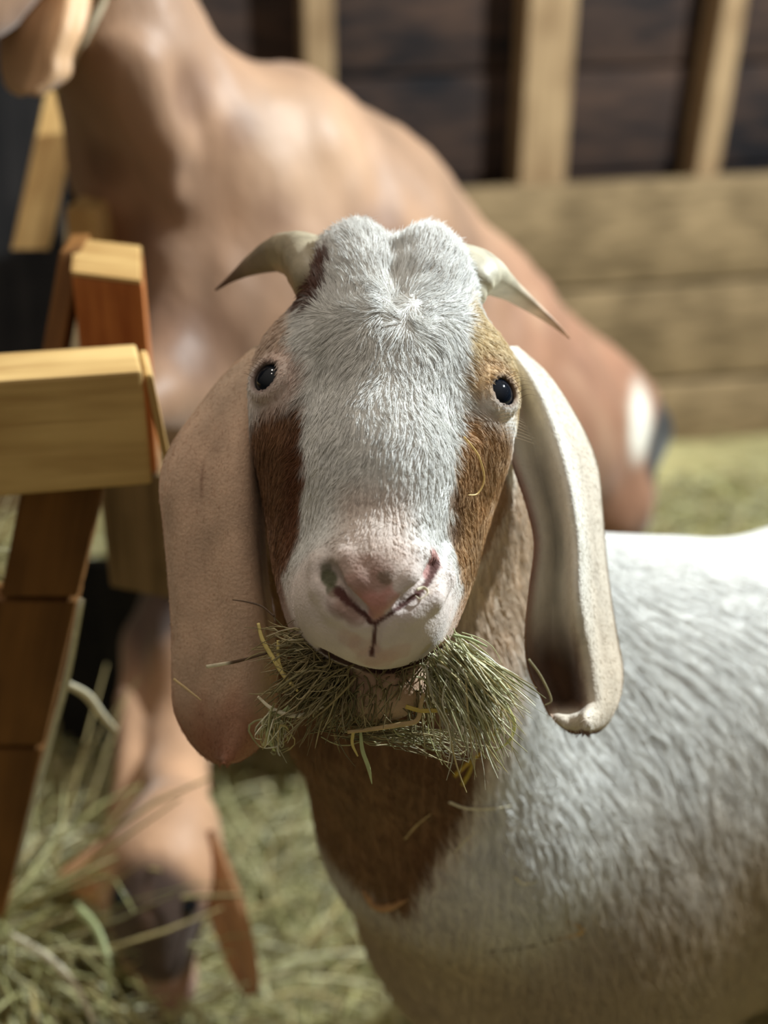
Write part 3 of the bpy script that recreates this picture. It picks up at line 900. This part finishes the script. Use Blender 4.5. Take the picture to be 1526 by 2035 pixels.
# ---- eyes
def sphere(c, r, nu=28, nv=18, axis_=None):
    a = unit(np.array([0, 0, 1.0]) if axis_ is None else axis_)
    u_ = unit(np.cross(a, [0.3, 0.2, 0.9])); v_ = np.cross(a, u_)
    V = [c + a * r]
    for i in range(1, nv):
        ph = math.pi * i / nv
        for j in range(nu):
            th = 2 * math.pi * j / nu
            V.append(c + r * (a * math.cos(ph) + math.sin(ph) * (u_ * math.cos(th) + v_ * math.sin(th))))
    V.append(c - a * r); V = np.array(V)
    Q = [(1 + i * nu + j, 1 + (i + 1) * nu + j, 1 + (i + 1) * nu + (j + 1) % nu, 1 + i * nu + (j + 1) % nu) for i in range(nv - 2) for j in range(nu)]
    T = [(0, 1 + j, 1 + (j + 1) % nu) for j in range(nu)] + [(len(V) - 1, 1 + (nv - 2) * nu + (j + 1) % nu, 1 + (nv - 2) * nu + j) for j in range(nu)]
    return V, [np.array(Q), np.array(T)]
M_EYE, _nt, _b = new_mat('goat_eye')
_b.inputs['Base Color'].default_value = (0.004, 0.007, 0.012, 1); _b.inputs['Roughness'].default_value = 0.08
_b.inputs['Specular IOR Level'].default_value = 0.45
_n = N(_nt, 'ShaderNodeTexNoise'); _n.inputs['Scale'].default_value = 300
_r = N(_nt, 'ShaderNodeValToRGB'); _r.color_ramp.elements[0].color = (0.002, 0.004, 0.008, 1); _r.color_ramp.elements[1].color = (0.008, 0.012, 0.02, 1)
_nt.links.new(_n.outputs['Fac'], _r.inputs[0]); _nt.links.new(_r.outputs[0], _b.inputs['Base Color'])
for s in ('l', 'r'):
    V, F = sphere(EYEC[s][0], 0.0121, axis_=EYEC[s][1])
    mesh_np('eye', V, F, M_EYE, goat)

# ---- horns
def horn(pts, flat, keel, c_base, c_tip, ringy=0.03, ref=(0, 0, 1)):
    sp = spline(np.array([[*P(p[0], p[1], p[2]), p[3] * p[2] / FPX] for p in pts]), 60)
    c = sp[:, :3]; rad = np.maximum(sp[:, 3], 0.0006)
    s = np.linspace(0, 1, 60)
    rad = rad * (1 + ringy * np.sin(s * 55) * (1 - s))
    sh = lambda th: 1 + keel * np.cos(th * 3 + 0.6)
    V, F = tube(c, rad, 28, flat, ref, sh)
    sv = np.repeat(s, 28)
    n = vnoise(V, 120, 21)
    m = sstep(0.35, 1.0, sv)[:, None]
    C = (np.array(c_base) * (1 - m) + np.array(c_tip) * m) * (1 + 0.15 * n)[:, None]
    return mesh_np('horn', V, F, M_HORN, goat, cols=C)
horn([(668, 600, .905, 44), (634, 552, .915, 62), (612, 512, .94, 60), (566, 502, .965, 44), (512, 522, .98, 26), (465, 550, .99, 10), (428, 577, .995, 2)], 0.85, 0.10, lin(166, 154, 130), lin(112, 82, 66))
horn([(900, 590, .925, 60), (918, 552, .93, 68), (955, 540, .945, 54), (1005, 568, .965, 30), (1055, 605, .975, 17), (1098, 640, .98, 9), (1132, 672, .985, 2)], 0.85, 0.10, lin(186, 178, 156), lin(176, 134, 104))

# ---- fur of the head and the body
def flow_head(p):
    l = hloc(p); x, y = l[:, 0], l[:, 1]
    v = np.zeros_like(l)
    cy = -0.030
    x = x + 0.010 * vnoise(p, 45, 77); v[:, 0] = x * 16 ; v[:, 1] = 0.8 * np.tanh((y - cy) * 45) + 0.45 * vnoise(p, 70, 78); v[:, 0] += 0.45 * vnoise(p, 70, 79)
    wh_ = np.exp(-((l[:, 0] / .016) ** 2 + ((y - cy) / .016) ** 2)); v[:, 0] += wh_ * 1.5 * vnoise(p, 130, 80); v[:, 1] += wh_ * 1.2 * (vnoise(p, 110, 81) + .3)
    sd = sstep(0.045, 0.055, np.abs(x))
    v[:, 1] += sd * 0.9
    v[:, 2] -= 0.3 * sd
    return unit(v) @ HR
def w_head(V):
    l = hloc(V); x, y, z = l.T
    w_ = sstep(0.135, 0.11, y) * sstep(-0.10, -0.06, z) * (V[:, 2] > 0.75) * sstep(0.19, 0.17, y)
    for s in ('l', 'r'):
        w_ = w_ * sstep(0.0105, 0.0125, np.linalg.norm(V - EYEC[s][0] - EYEC[s][1] * 0.009, axis=1))
    return w_
def l_head(p):
    l = hloc(p); x, y, z = l.T
    L = np.interp(y, [-0.12, -0.06, 0.0, 0.05, 0.10, 0.135], [0.015, 0.013, 0.009, 0.007, 0.005, 0.0025])
    L = L * (1 - 0.45 * sstep(0.05, 0.058, np.abs(x)) * (y < 0.02))
    for s in ('l', 'r'):
        L = L * (0.42 + 0.58 * sstep(0.013, 0.020, np.linalg.norm(p - EYEC[s][0], axis=1)))
    return L
hm = (hloc(GVt)[:, 1] < 0.2) & (GVt[:, 2] > 0.7) & (GVt[:, 1] < 1.0)
fm = hm[GFt].all(1)
HF_ = GFt[fm]
fur('fur', GVt, HF_, GCt, 90000, w_head, flow_head, l_head, goat, radius=0.00019, lift=0.40, clump=0.0042, clump_amt=0.55, seed=2)
def w_muz(V):
    l = hloc(V); y, z = l[:, 1], l[:, 2]
    w_ = sstep(0.11, 0.13, y) * sstep(0.172, 0.155, y) * sstep(-0.07, -0.05, z) * (V[:, 2] > 0.75)
    for c0, rad, col, am in PATCH[:6]:
        w_ = w_ * sstep(0.8, 1.3, np.linalg.norm(V - c0, axis=1) / rad)
    return w_
fur('fur', GVt, HF_, GCt, 22000, w_muz, flow_head, lambda p: np.interp(hloc(p)[:, 1], [.12, .15, .17], [.0024, .0014, .0007]), goat, radius=0.00009, lift=0.5, clump=0.004, clump_amt=0.2, seed=3, jitter_col=0.06)
# body hair: longer, lying down and back
def flow_body(p):
    v = np.tile(np.array([0.25, 0.0, -1.0]), (len(p), 1))
    top = sstep(0.66, 0.76, p[:, 2])
    v[:, 0] += 1.2 * top * sstep(0.1, 0.25, p[:, 0])
    return v
def w_body(V):
    l = hloc(V)
    cut = sstep(0.0, 0.03, np.maximum(l[:, 1] - 0.20, -l[:, 2] - 0.085))
    return cut * sstep(1.0, 0.92, V[:, 1] - 0.25 * V[:, 0]) * (V[:, 2] > 0.30) * (V[:, 0] < 0.55)
fur('fur', GVt, GFt, GCt, 90000, w_body, flow_body, lambda p: 0.014 + 0.012 * sstep(0.05, 0.15, p[:, 0]), goat, radius=0.00032, lift=0.30, clump=0.009, clump_amt=0.6, wob=0.25, seed=4)
# short nap on the ears
for (ev, ef, est), ec, sd_ in ((eL, eLC, 5), (eR, eRC, 6)):
    fur('fur', ev, ef, ec, 26000, lambda V: np.ones(len(V)), lambda p: np.tile(np.array([0.15, -0.1, -1.0]), (len(p), 1)), lambda p: np.full(len(p), 0.0036), goat, radius=0.00011, lift=0.30, clump=0.003, clump_amt=0.2, wob=0.2, seed=sd_)

# ---- lashes and whiskers under the right eye
def strand_obj(name, strands, width, col, parent, taper=True):
    Vs, Fs, Ts, k = [], [], [], 0
    for pts in strands:
        c = spline(pts, 14)
        r_ = np.full(14, width) * (np.linspace(1, 0.15, 14) if taper else 1)
        V, (Q, T) = tube(c, r_, 5)
        Vs.append(V); Fs.append(Q + k); Ts.append(T + k); k += len(V)
    V = np.concatenate(Vs)
    return mesh_np(name, V, [np.concatenate(Fs), np.concatenate(Ts)], M_STRAW, parent, cols=np.tile(col, (len(V), 1)))
wh = []
for i in range(10):
    a_ = g.hit(985 + i * 1.5, 812 + i * 7)
    if a_ is None: continue
    wh.append([a_, a_ + hX * 0.008 + hF * 0.004, a_ + hX * (0.014 + 0.001 * i) + hN * 0.004 + hF * 0.003])
strand_obj('whiskers', wh, 0.00016, lin(230, 205, 170), goat)
ls = []
for i in range(9):
    a_ = EYEC['r'][0] + EYEC['r'][1] * 0.011 + hX * (-0.002 + 0.0013 * i) - hN * (0.010 - 0.0006 * i * i * 0.4)
    ls.append([a_, a_ + EYEC['r'][1] * 0.005 - hN * 0.001 + hX * 0.002, a_ + EYEC['r'][1] * 0.008 + hN * 0.001 + hX * 0.005])
for i in range(8):
    a_ = EYEC['l'][0] + EYEC['l'][1] * 0.011 - hX * (-0.003 + 0.0013 * i) - hN * (0.010 - 0.0006 * i * i * 0.4)
    ls.append([a_, a_ + EYEC['l'][1] * 0.005 - hX * 0.001, a_ + EYEC['l'][1] * 0.007 - hX * 0.003 + hN * 0.001])
strand_obj('eyelashes', ls[:9], 0.00018, lin(120, 92, 74), goat)
strand_obj('eyelashes', ls[9:], 0.00018, lin(150, 120, 100), goat)

# ================================================================== brown goat behind
b = Field()
def bp(px, py, d): return P(px, py, d)
b.chain([(bp(560, 330, 1.62), .11), (bp(700, 470, 1.72), .115), (bp(860, 640, 1.82), .118), (bp(1020, 780, 1.90), .112), (bp(1130, 850, 1.96), .10)], 0.08)
b.ell(bp(430, 470, 1.60), (.13, .11, .17), 0.07)
b.ell(bp(470, 640, 1.62), (.12, .11, .15), 0.07)
b.chain([(bp(600, 620, 1.68), .13), (bp(800, 800, 1.80), .14), (bp(1000, 900, 1.90), .12)], 0.08)
b.chain([(bp(560, 275, 1.58), .045), (bp(600, 330, 1.62), .05)], 0.05)
# neck up and to the left
b.chain([(bp(400, 380, 1.58), .105), (bp(330, 250, 1.52), .088), (bp(270, 110, 1.46), .074), (bp(200, -40, 1.42), .066), (bp(150, -140, 1.40), .062)], 0.05)
b.chain([(bp(200, 190, 1.50), .035), (bp(240, 330, 1.52), .045), (bp(330, 420, 1.56), .06)], 0.04)
# rope-like creases of the neck
b.chain([(bp(225, 110, 1.38), .022), (bp(300, 260, 1.42), .022), (bp(350, 380, 1.46), .02)], 0.02)
b.chain([(bp(280, 120, 1.38), .016), (bp(350, 300, 1.43), .016)], 0.02)
# head, mostly out of the picture
b.chain([(bp(130, -170, 1.38), .070), (bp(40, -120, 1.32), .055), (bp(-60, -40, 1.26), .040), (bp(-95, -10, 1.24), .034)], 0.04)
# chest and forelegs standing up on the feeder
b.chain([(bp(400, 620, 1.56), .09), (bp(330, 760, 1.52), .055), (bp(345, 800, 1.50), .04)], 0.05)
b.chain([(bp(360, 740, 1.55), .055), (bp(290, 790, 1.45), .035), (bp(180, 880, 1.34), .020), (bp(90, 900, 1.28), .018)], 0.03)
b.chain([(bp(420, 700, 1.66), .055), (bp(330, 800, 1.60), .035), (bp(200, 900, 1.46), .020), (bp(110, 920, 1.38), .018)], 0.03)
# hind quarters and hind legs down to the floor
b.ell(bp(1140, 850, 1.98), (.105, .12, .12), 0.05)
rl = bp(1215, 1000, 1.95)
b.chain([(bp(1170, 880, 1.96), .085), (rl, .045), (np.array([rl[0] + .01, rl[1] + .05, 0.24]), .026), (np.array([rl[0] - .01, rl[1] + .02, 0.10]), .02), (np.array([rl[0] - .03, rl[1], 0.05]), .026)], 0.04)
rl2 = bp(1090, 1010, 2.08)
b.chain([(bp(1090, 900, 2.02), .085), (rl2, .045), (np.array([rl2[0] + .01, rl2[1] + .05, 0.24]), .026), (np.array([rl2[0] - .01, rl2[1] + .02, 0.10]), .02), (np.array([rl2[0] - .03, rl2[1], 0.05]), .026)], 0.04)
b.chain([(bp(1200, 770, 1.98), .035), (bp(1262, 800, 1.98), .024), (bp(1284, 860, 1.98), .030), (bp(1290, 905, 1.98), .018)], 0.02)
BV, BF = b.mesh(axis([(-.75, .62, .0085)]), axis([(1.05, 2.35, .0095)]), axis([(0.0, 1.55, .0095)]))
BV = smooth_np(BV, BF, 1, 0.5)
BV = BV + vert_normals(BV, BF) * (0.007 * vnoise(BV * np.array([1, 1, .55]), 17, 61) + 0.003 * vnoise(BV * np.array([1, 1, .6]), 38, 62))[:, None]
BP = [(b.hit(*q[:2], 1.0), q[2]) for q in [(265, 470, .05), (250, 560, .05), (310, 650, .05), (400, 700, .06), (380, 190, .04), (470, 260, .03), (210, 330, .03), (560, 420, .03), (760, 470, .05), (900, 560, .06)] if b.hit(*q[:2], 1.0) is not None]
def bcoat(V):
    n1 = vnoise(V, 9, 31); n2 = vnoise(V * np.array([1, 1, .5]), 22, 32)
    C = np.tile(lin(158, 122, 94), (len(V), 1)) * (1 + 0.14 * n1 + 0.12 * n2)[:, None]
    def mx(m, c):
        nonlocal C; C = C * (1 - m[:, None]) + np.asarray(c) * m[:, None]
    mx(sstep(0.05, 0.25, V[:, 0]) * 0.6, lin(142, 92, 68))
    mx(sstep(.5, .9, n2) * 0.3, lin(190, 156, 126))
    d = np.linalg.norm((V - bp(1243, 832, 1.93)) * np.array([1.3, .5, .7]), axis=1); mx(sstep(.050, .034, d), lin(226, 220, 205))
    d = np.linalg.norm((V - bp(1302, 880, 1.95)) * np.array([1, .6, .75]), axis=1); mx(sstep(.048, .038, d), lin(24, 24, 30))
    mx(sstep(0.09, 0.05, V[:, 2]), lin(60, 48, 40))
    for c0, rr_ in BP:
        d = np.linalg.norm(V - c0, axis=1) / rr_; mx(sstep(1.1, .4, d + .3 * n2) * .55, lin(104, 68, 46))  # crease shade painted into the coat as darker patches
    d = np.linalg.norm(V - bp(590, 300, 1.52), axis=1); mx(sstep(.12, .03, d) * .35, lin(196, 164, 134))
    return C
# the hanging ear of the brown goat
rowsB = [(60, 140, -120, 1.33), (20, 170, -60, 1.32), (5, 182, 0, 1.31), (5, 168, 60, 1.30), (0, 146, 110, 1.30), (5, 140, 150, 1.30), (18, 100, 178, 1.30), (45, 70, 188, 1.30)]
eB = ear_sheet(rowsB, lambda s, t: (0.02 * (1 - t) ** 2 - 0.014 * math.sin(math.pi * t) - 0.012 * math.exp(-((t - .75) / .08) ** 2), 0), 24, 40, 0.006)
eBC = np.tile(lin(206, 164, 122), (len(eB[0]), 1)) * (1 + 0.2 * vnoise(eB[0], 25, 33))[:, None]
brown = empty('goat', (0.15, 1.7, 0.0))
tag(brown, 'large reddish-brown goat rearing up against the feeder behind the white goat', 'goat', group='goats in the barn')
nB = len(BV)
mesh_np('body', np.concatenate([BV, eB[0]]), np.concatenate([BF, eB[1] + nB]), M_BROWN, brown, cols=np.concatenate([bcoat(BV), eBC]))
# cord collar round its neck
fr_ = []
for q in [(138, 150), (160, 105), (182, 65), (205, 20), (228, -25)]:
    h_ = b.hit(*q, 1.0)
    fr_.append(h_ - FW * 0.016 if h_ is not None else bp(q[0], q[1], 1.41))
bk_ = [fr_[-1] + FW * 0.06 + RT * 0.03, fr_[-2] + FW * 0.16 + RT * 0.05, fr_[1] + FW * 0.17 + RT * 0.03, fr_[0] + FW * 0.07 - RT * 0.02]
pts = spline(np.array(fr_ + bk_ + fr_[:1]), 50)
V, F = tube(pts, np.full(50, 0.0055), 8)
mesh_np('collar', V, F, plain('cord', lin(206, 190, 160)), brown)

# ================================================================== young brown goat by the floor
k = Field()
kd = 1.50
k.chain([(P(345, 1560, 1.62), .030), (P(345, 1650, kd), .042), (P(320, 1720, 1.47), .052), (P(305, 1800, 1.46), .045), (P(315, 1880, 1.47), .032), (P(330, 1950, 1.49), .026), (P(335, 1990, 1.51), .022)], 0.03)
k.ell(P(260, 1725, 1.48), (.030, .035, .03), 0.03); k.ell(P(378, 1735, 1.48), (.028, .035, .03), 0.03)
k.chain([(P(345, 1560, 1.62), .032), (P(358, 1460, 1.70), .036), (P(400, 1330, 1.74), .06), (P(440, 1230, 1.80), .085)], 0.04)
k.chain([(P(450, 1180, 1.85), .10), (P(520, 1130, 2.05), .115), (P(560, 1110, 2.25), .11)], 0.05)
def klimb(px, py, d, r0=.034):
    t = P(px, py, d)
    k.chain([(t, r0), (np.array([t[0], t[1] - .01, t[2] * .55]), .022), (np.array([t[0], t[1], .09]), .016), (np.array([t[0], t[1] - .01, .05]), .022)], 0.03)
k.chain([(P(300, 1290, 1.80), .035), (P(268, 1400, 1.72), .022), (P(262, 1520, 1.66), .018), (P(250, 1620, 1.62), .019), (P(240, 1690, 1.62), .022)], .012)
klimb(640, 1240, 1.90)
klimb(540, 1180, 2.28); klimb(600, 1180, 2.26)
k.chain([(P(330, 1260, 1.80), .04), (P(430, 1230, 1.82), .07)], .04)
KV, KF = k.mesh(axis([(-.50, .05, .0075)]), axis([(1.0, 2.3, .0085)]), axis([(0.0, .95, .0085)]))
KV = smooth_np(KV, KF, 1, 0.5)
def kcoat(V):
    n1 = vnoise(V, 14, 41)
    C = np.tile(lin(206, 160, 124), (len(V), 1)) * (1 + 0.15 * n1)[:, None]
    def mx(m, c):
        nonlocal C; C = C * (1 - m[:, None]) + np.asarray(c) * m[:, None]
    mx(sstep(.31, .38, V[:, 2]) * sstep(1.38, 1.44, V[:, 1]) * .9, lin(70, 54, 52))
    d = np.linalg.norm((V - P(300, 1830, 1.43)) * np.array([1.1, .6, .8]), axis=1); mx(sstep(.066, .046, d + .012 * n1) * .95, lin(66, 50, 46) * (1 + .5 * vnoise(V, 60, 44))[:, None])
    d = np.linalg.norm(V - P(335, 1985, 1.47), axis=1); mx(sstep(.042, .028, d), lin(198, 156, 140))
    d = np.linalg.norm((V - P(300, 1790, 1.43)) * np.array([2.4, .6, .8]), axis=1); mx(sstep(.03, .012, d) * .35, lin(150, 112, 90))
    return C
rowsK1 = [(395, 425, 1650, 1.47), (398, 455, 1710, 1.455), (402, 482, 1780, 1.445), (425, 500, 1850, 1.44), (448, 512, 1910, 1.44), (470, 515, 1955, 1.44), (488, 508, 1978, 1.44)]
eK1 = ear_sheet(rowsK1, lambda s, t: (0.012 * math.cos(t * 3.1) + 0.010 * math.exp(-((t - .4) / .15) ** 2) * s, 0), 16, 30, .007)
rowsK2 = [(215, 262, 1665, 1.48), (170, 268, 1690, 1.47), (132, 262, 1722, 1.465), (118, 258, 1750, 1.46), (150, 255, 1775, 1.45), (180, 250, 1795, 1.45), (205, 240, 1805, 1.45)]
eK2 = ear_sheet(rowsK2, lambda s, t: (0.014 * (1 - t) - 0.008 * math.sin(math.pi * t) , 0), 16, 30, .007)
kid = empty('goat', (-0.2, 1.5, 0.0))
tag(kid, 'young tan goat with dark face nosing in the hay at bottom left', 'goat', group='goats in the barn')
n0 = len(KV); n1_ = n0 + len(eK1[0])
ecl = lambda e: np.tile(lin(204, 150, 104), (len(e[0]), 1)) * (1 + 0.12 * vnoise(e[0], 25, 43))[:, None]
mesh_np('body', np.concatenate([KV, eK1[0], eK2[0]]), np.concatenate([KF, eK1[1] + n0, eK2[1] + n1_]), M_BROWN, kid, cols=np.concatenate([kcoat(KV), ecl(eK1), ecl(eK2)]))
for (ex, ey) in ((242, 1785), (372, 1800)):
    hh = k.hit(ex, ey, 1.0)
    if hh is not None:
        V, F = sphere(hh + FW * 0.006, 0.0105); mesh_np('eye', V, F, M_EYE, kid)

# ================================================================== hay in the mouth and loose straws
def surf(px, py, lift=0.0015, dd=None):
    if dd is not None: return P(px, py, dd)
    h = g.hit(px, py)
    if h is None: return P(px, py, .89)
    return h - unit(ray(px, py)) * lift
# wad
def wad(n, src, dst, dsrc, ddst, cols, wid, spread, droop, seed):
    r = np.random.default_rng(seed)
    K = 6; out = np.zeros((n, K, 3))
    a = np.array(src, float); z_ = np.array(dst, float)
    ua = r.random(n); ub = np.clip(ua + r.normal(0, .18, n), -.1, 1.1)
    pa = a[0] + (a[1] - a[0]) * ua[:, None]; pb = z_[0] + (z_[1] - z_[0]) * ub[:, None]
    st = r.random(n) * 0.45; en = st + 0.35 + r.random(n) * .5
    j0 = r.normal(0, spread, (n, 2)); j1 = r.normal(0, spread * 1.4, (n, 2))
    d0 = dsrc + r.normal(0, .006, n); d1 = ddst + r.normal(0, .010, n)
    bend = r.normal(0, 6 if seed == 11 else 14, (n, 2))
    for q in range(K):
        t = st + (en - st) * q / (K - 1)
        xy = pa * (1 - t)[:, None] + pb * t[:, None] + j0 * (1 - t)[:, None] + j1 * t[:, None] + bend * np.sin(math.pi * q / (K - 1))
        xy[:, 1] += droop * t ** 2
        dd = d0 * (1 - t) + d1 * t
        for i in range(n): out[i, q] = P(xy[i, 0], xy[i, 1], dd[i])
    wd = (wid * (.5 + r.random(n)))[:, None] * np.array([.9, 1, 1, .95, .8, .4])[None]
    cc = np.array(cols)[r.integers(0, len(cols), n)] * (.75 + .45 * r.random((n, 1)))
    return blades(out, wd, cc, seed=seed)
WC = [lin(206, 204, 160), lin(178, 178, 132), lin(218, 214, 182), lin(158, 156, 108), lin(222, 218, 190), lin(200, 184, 130)]
WD = [lin(140, 126, 86), lin(118, 110, 74), lin(160, 144, 104), lin(170, 156, 116)]  # darker palette, paints shade into the left and lower hay
dm = 0.835
parts_ = [wad(420, [(850, 1300), (905, 1262)], [(950, 1450), (1045, 1385)], dm, .835, WC, .0006, 9, 0, 11),
          wad(200, [(840, 1310), (900, 1270)], [(900, 1490), (1010, 1470)], dm, .840, WC, .00055, 16, 12, 12),
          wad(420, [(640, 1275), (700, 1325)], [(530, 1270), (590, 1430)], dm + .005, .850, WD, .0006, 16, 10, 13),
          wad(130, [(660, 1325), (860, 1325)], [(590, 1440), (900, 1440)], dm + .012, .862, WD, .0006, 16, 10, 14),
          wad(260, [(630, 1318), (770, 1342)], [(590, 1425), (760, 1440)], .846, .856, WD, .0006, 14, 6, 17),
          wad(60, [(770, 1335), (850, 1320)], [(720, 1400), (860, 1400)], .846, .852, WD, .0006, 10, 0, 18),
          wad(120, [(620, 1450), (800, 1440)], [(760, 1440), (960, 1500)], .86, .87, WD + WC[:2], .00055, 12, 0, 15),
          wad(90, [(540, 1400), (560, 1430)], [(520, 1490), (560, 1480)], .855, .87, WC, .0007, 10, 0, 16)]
k_ = 0; Vs, Fs, Cs = [], [], []
for V, F, C in parts_:
    Vs.append(V); Fs.append(F + k_); Cs.append(C); k_ += len(V)
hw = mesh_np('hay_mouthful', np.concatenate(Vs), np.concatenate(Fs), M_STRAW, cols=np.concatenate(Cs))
tag(hw, 'bunch of green hay hanging from both corners of the white goat\'s mouth', 'hay', kind='stuff')

def straw(label, pts, width, col, dd=None, flat=0.35, taper=(1, 1, .9, .5), tipc=None, lift=.0025):
    if dd is None: w3 = [surf(x, y, lift) for x, y in pts]
    else: w3 = [P(x, y, (dd[0] + (dd[1] - dd[0]) * i / (len(pts) - 1))) for i, (x, y) in enumerate(pts)]
    c = spline(w3, 26)
    rr = width * np.interp(np.linspace(0, 1, 26), np.linspace(0, 1, len(taper)), taper)
    V, F = tube(c, rr, 8, flat, ref=FW)
    C = np.tile(col, (len(V), 1))
    if tipc is not None:
        m = sstep(.4, .6, np.repeat(np.linspace(0, 1, 26), 8))[:, None]; C = C * (1 - m) + tipc * m
    o = mesh_np('hay_straw', V, F, M_STRAW, cols=C)
    tag(o, label, 'straw', group='loose straws around the goat')
    return o
YEL = lin(216, 196, 120); GRN = lin(190, 200, 146); PAL = lin(236, 226, 196); TAN = lin(206, 178, 128); ORG = lin(226, 168, 50); DK = lin(92, 70, 50)
straw('short bleached straw sticking out over the goat\'s left-hand drooping ear', [(410, 1325), (440, 1320), (472, 1314), (532, 1298)], .0011, PAL, (.868, .850), tipc=DK)  # dark far end paints the straw passing into shadow
straw('faint pale straw lying on the edge of the left-hand ear', [(345, 1349), (372, 1370), (400, 1392)], .0008, TAN, (.883, .874))
straw('yellow-green bent blade at the left corner of the mouth', [(513, 1238), (522, 1272), (545, 1312), (566, 1345), (592, 1374)], .0014, YEL, (.848, .838), taper=(.7, 1, 1, .5))
straw('thin yellow blade crossing the bent blade left of the mouth', [(553, 1272), (553, 1305), (560, 1330), (588, 1368)], .0010, YEL, (.846, .840))
straw('whitish curved blade below the left corner of the mouth', [(512, 1384), (540, 1408), (580, 1422), (612, 1418), (643, 1404)], .0014, PAL, (.856, .846), taper=(.5, 1, 1, .4))
straw('green looped blade hanging beside the tip of the left-hand ear', [(575, 1405), (545, 1432), (532, 1462), (545, 1492)], .0014, GRN, (.852, .862))
straw('long narrow blade dangling under the chin, lowest of the mouthful', [(716, 1450), (720, 1490), (732, 1525), (739, 1558)], .0013, GRN, (.852, .862), taper=(.6, 1, 1, .2))
straw('short blade hanging just left of the longest dangling one', [(702, 1452), (700, 1478), (711, 1503)], .0010, YEL, (.852, .860))
straw('jointed tan stem running right from under the chin', [(690, 1455), (745, 1448), (795, 1440), (828, 1432), (836, 1402), (842, 1378)], .0015, TAN, (.850, .838), taper=(.7, 1, 1, .8))
straw('bright yellow stem lying across the neck right of the chin', [(806, 1404), (835, 1412), (870, 1412), (912, 1414)], .0013, lin(216, 190, 92), (.842, .838))
straw('straight green stem in the right side of the mouthful', [(880, 1345), (915, 1390), (965, 1445)], .0012, GRN, (.832, .846))
straw('slender stem slanting to the lower right end of the mouthful', [(910, 1370), (950, 1420), (985, 1478)], .0012, TAN, (.832, .848))
straw('curled blade at the right end of the mouthful', [(1003, 1395), (1022, 1438), (1012, 1472), (985, 1492)], .0011, lin(216, 214, 140), (.838, .852))
straw('upright thin blade near the curled blade on the right', [(998, 1398), (992, 1440), (970, 1478)], .0008, YEL, (.838, .852))
straw('fine straw tip poking right above the mouthful', [(900, 1262), (935, 1270), (968, 1285)], .0009, GRN, (.826, .832))
straw('yellow forked sprig caught on the brown throat', [(902, 1542), (925, 1520), (958, 1495)], .0016, lin(206, 172, 60))
straw('second prong of the yellow sprig on the throat', [(918, 1560), (932, 1535), (945, 1500)], .0014, lin(196, 170, 66))
straw('pale straw lying level where brown throat meets white chest', [(892, 1594), (925, 1606), (970, 1608), (1015, 1602)], .0009, PAL)
straw('thin straw slanting on the brown throat patch', [(804, 1668), (828, 1640), (856, 1618)], .0007, TAN)
straw('short white straw slanting where throat meets chest', [(904, 1692), (925, 1670), (946, 1652)], .0007, PAL)
straw('curved white straw caught in the chest hair', [(1022, 1742), (1040, 1757), (1070, 1752)], .0008, PAL)
straw('bright orange-yellow bent straw stuck in the chest hair', [(960, 1892), (1040, 1884), (1090, 1870), (1155, 1854), (1150, 1842), (1130, 1832)], .0014, DK, tipc=ORG, taper=(.3, .6, 1, .9, .5))
straw('golden curved grass stem resting on the right-hand brown cheek', [(922, 868), (950, 905), (962, 950), (950, 980), (930, 984)], .0006, lin(226, 190, 120), lift=.006, taper=(1, 1, 1, .5))
straw('dark thin stem sprouting left over the left-hand ear', [(545, 1225), (520, 1205), (490, 1196), (462, 1192)], .0006, DK, (.858, .868))
straw('small whitish straw crumb beside the right-hand nostril', [(828, 1172), (842, 1168), (850, 1178), (836, 1190), (826, 1184)], .0009, PAL)
straw('dirty straw trapped under the tip of the right-hand ear', [(1050, 1310), (1075, 1345), (1095, 1390), (1082, 1402)], .0008, lin(150, 140, 104), (.895, .893))
straw('thick pale stalk arching from the feeder\'s slanted end boards', [(128, 1358), (172, 1382), (205, 1425), (232, 1452)], .0040, PAL, (1.18, 1.30))
straw('long pale stalk running down the edge of the feeder\'s slanted boards', [(163, 1190), (128, 1370), (75, 1560), (30, 1740)], .0028, lin(206, 200, 172), (1.03, 1.20))
straw('thick greenish stalk standing in the heap at bottom left', [(150, 1800), (192, 1850), (215, 1930), (206, 2030)], .0046, GRN, (1.36, 1.30))
straw('pale stalk leaning across the heap at bottom left', [(20, 1860), (90, 1900), (150, 1960), (190, 2040)], .0040, PAL, (1.32, 1.28))
# husk on the neck
hk = spline([surf(722, 1768), surf(745, 1795), surf(775, 1800), surf(810, 1786)], 20)
V, F = tube(hk, .0042 * np.sin(np.linspace(.2, 3.0, 20)) + .0006, 10, .3, ref=FW)
o = mesh_np('seed_husk', V, F, M_STRAW, cols=np.tile(lin(196, 150, 100), (len(V), 1)))
tag(o, 'pale tan folded husk stuck low on the brown throat patch', 'husk')
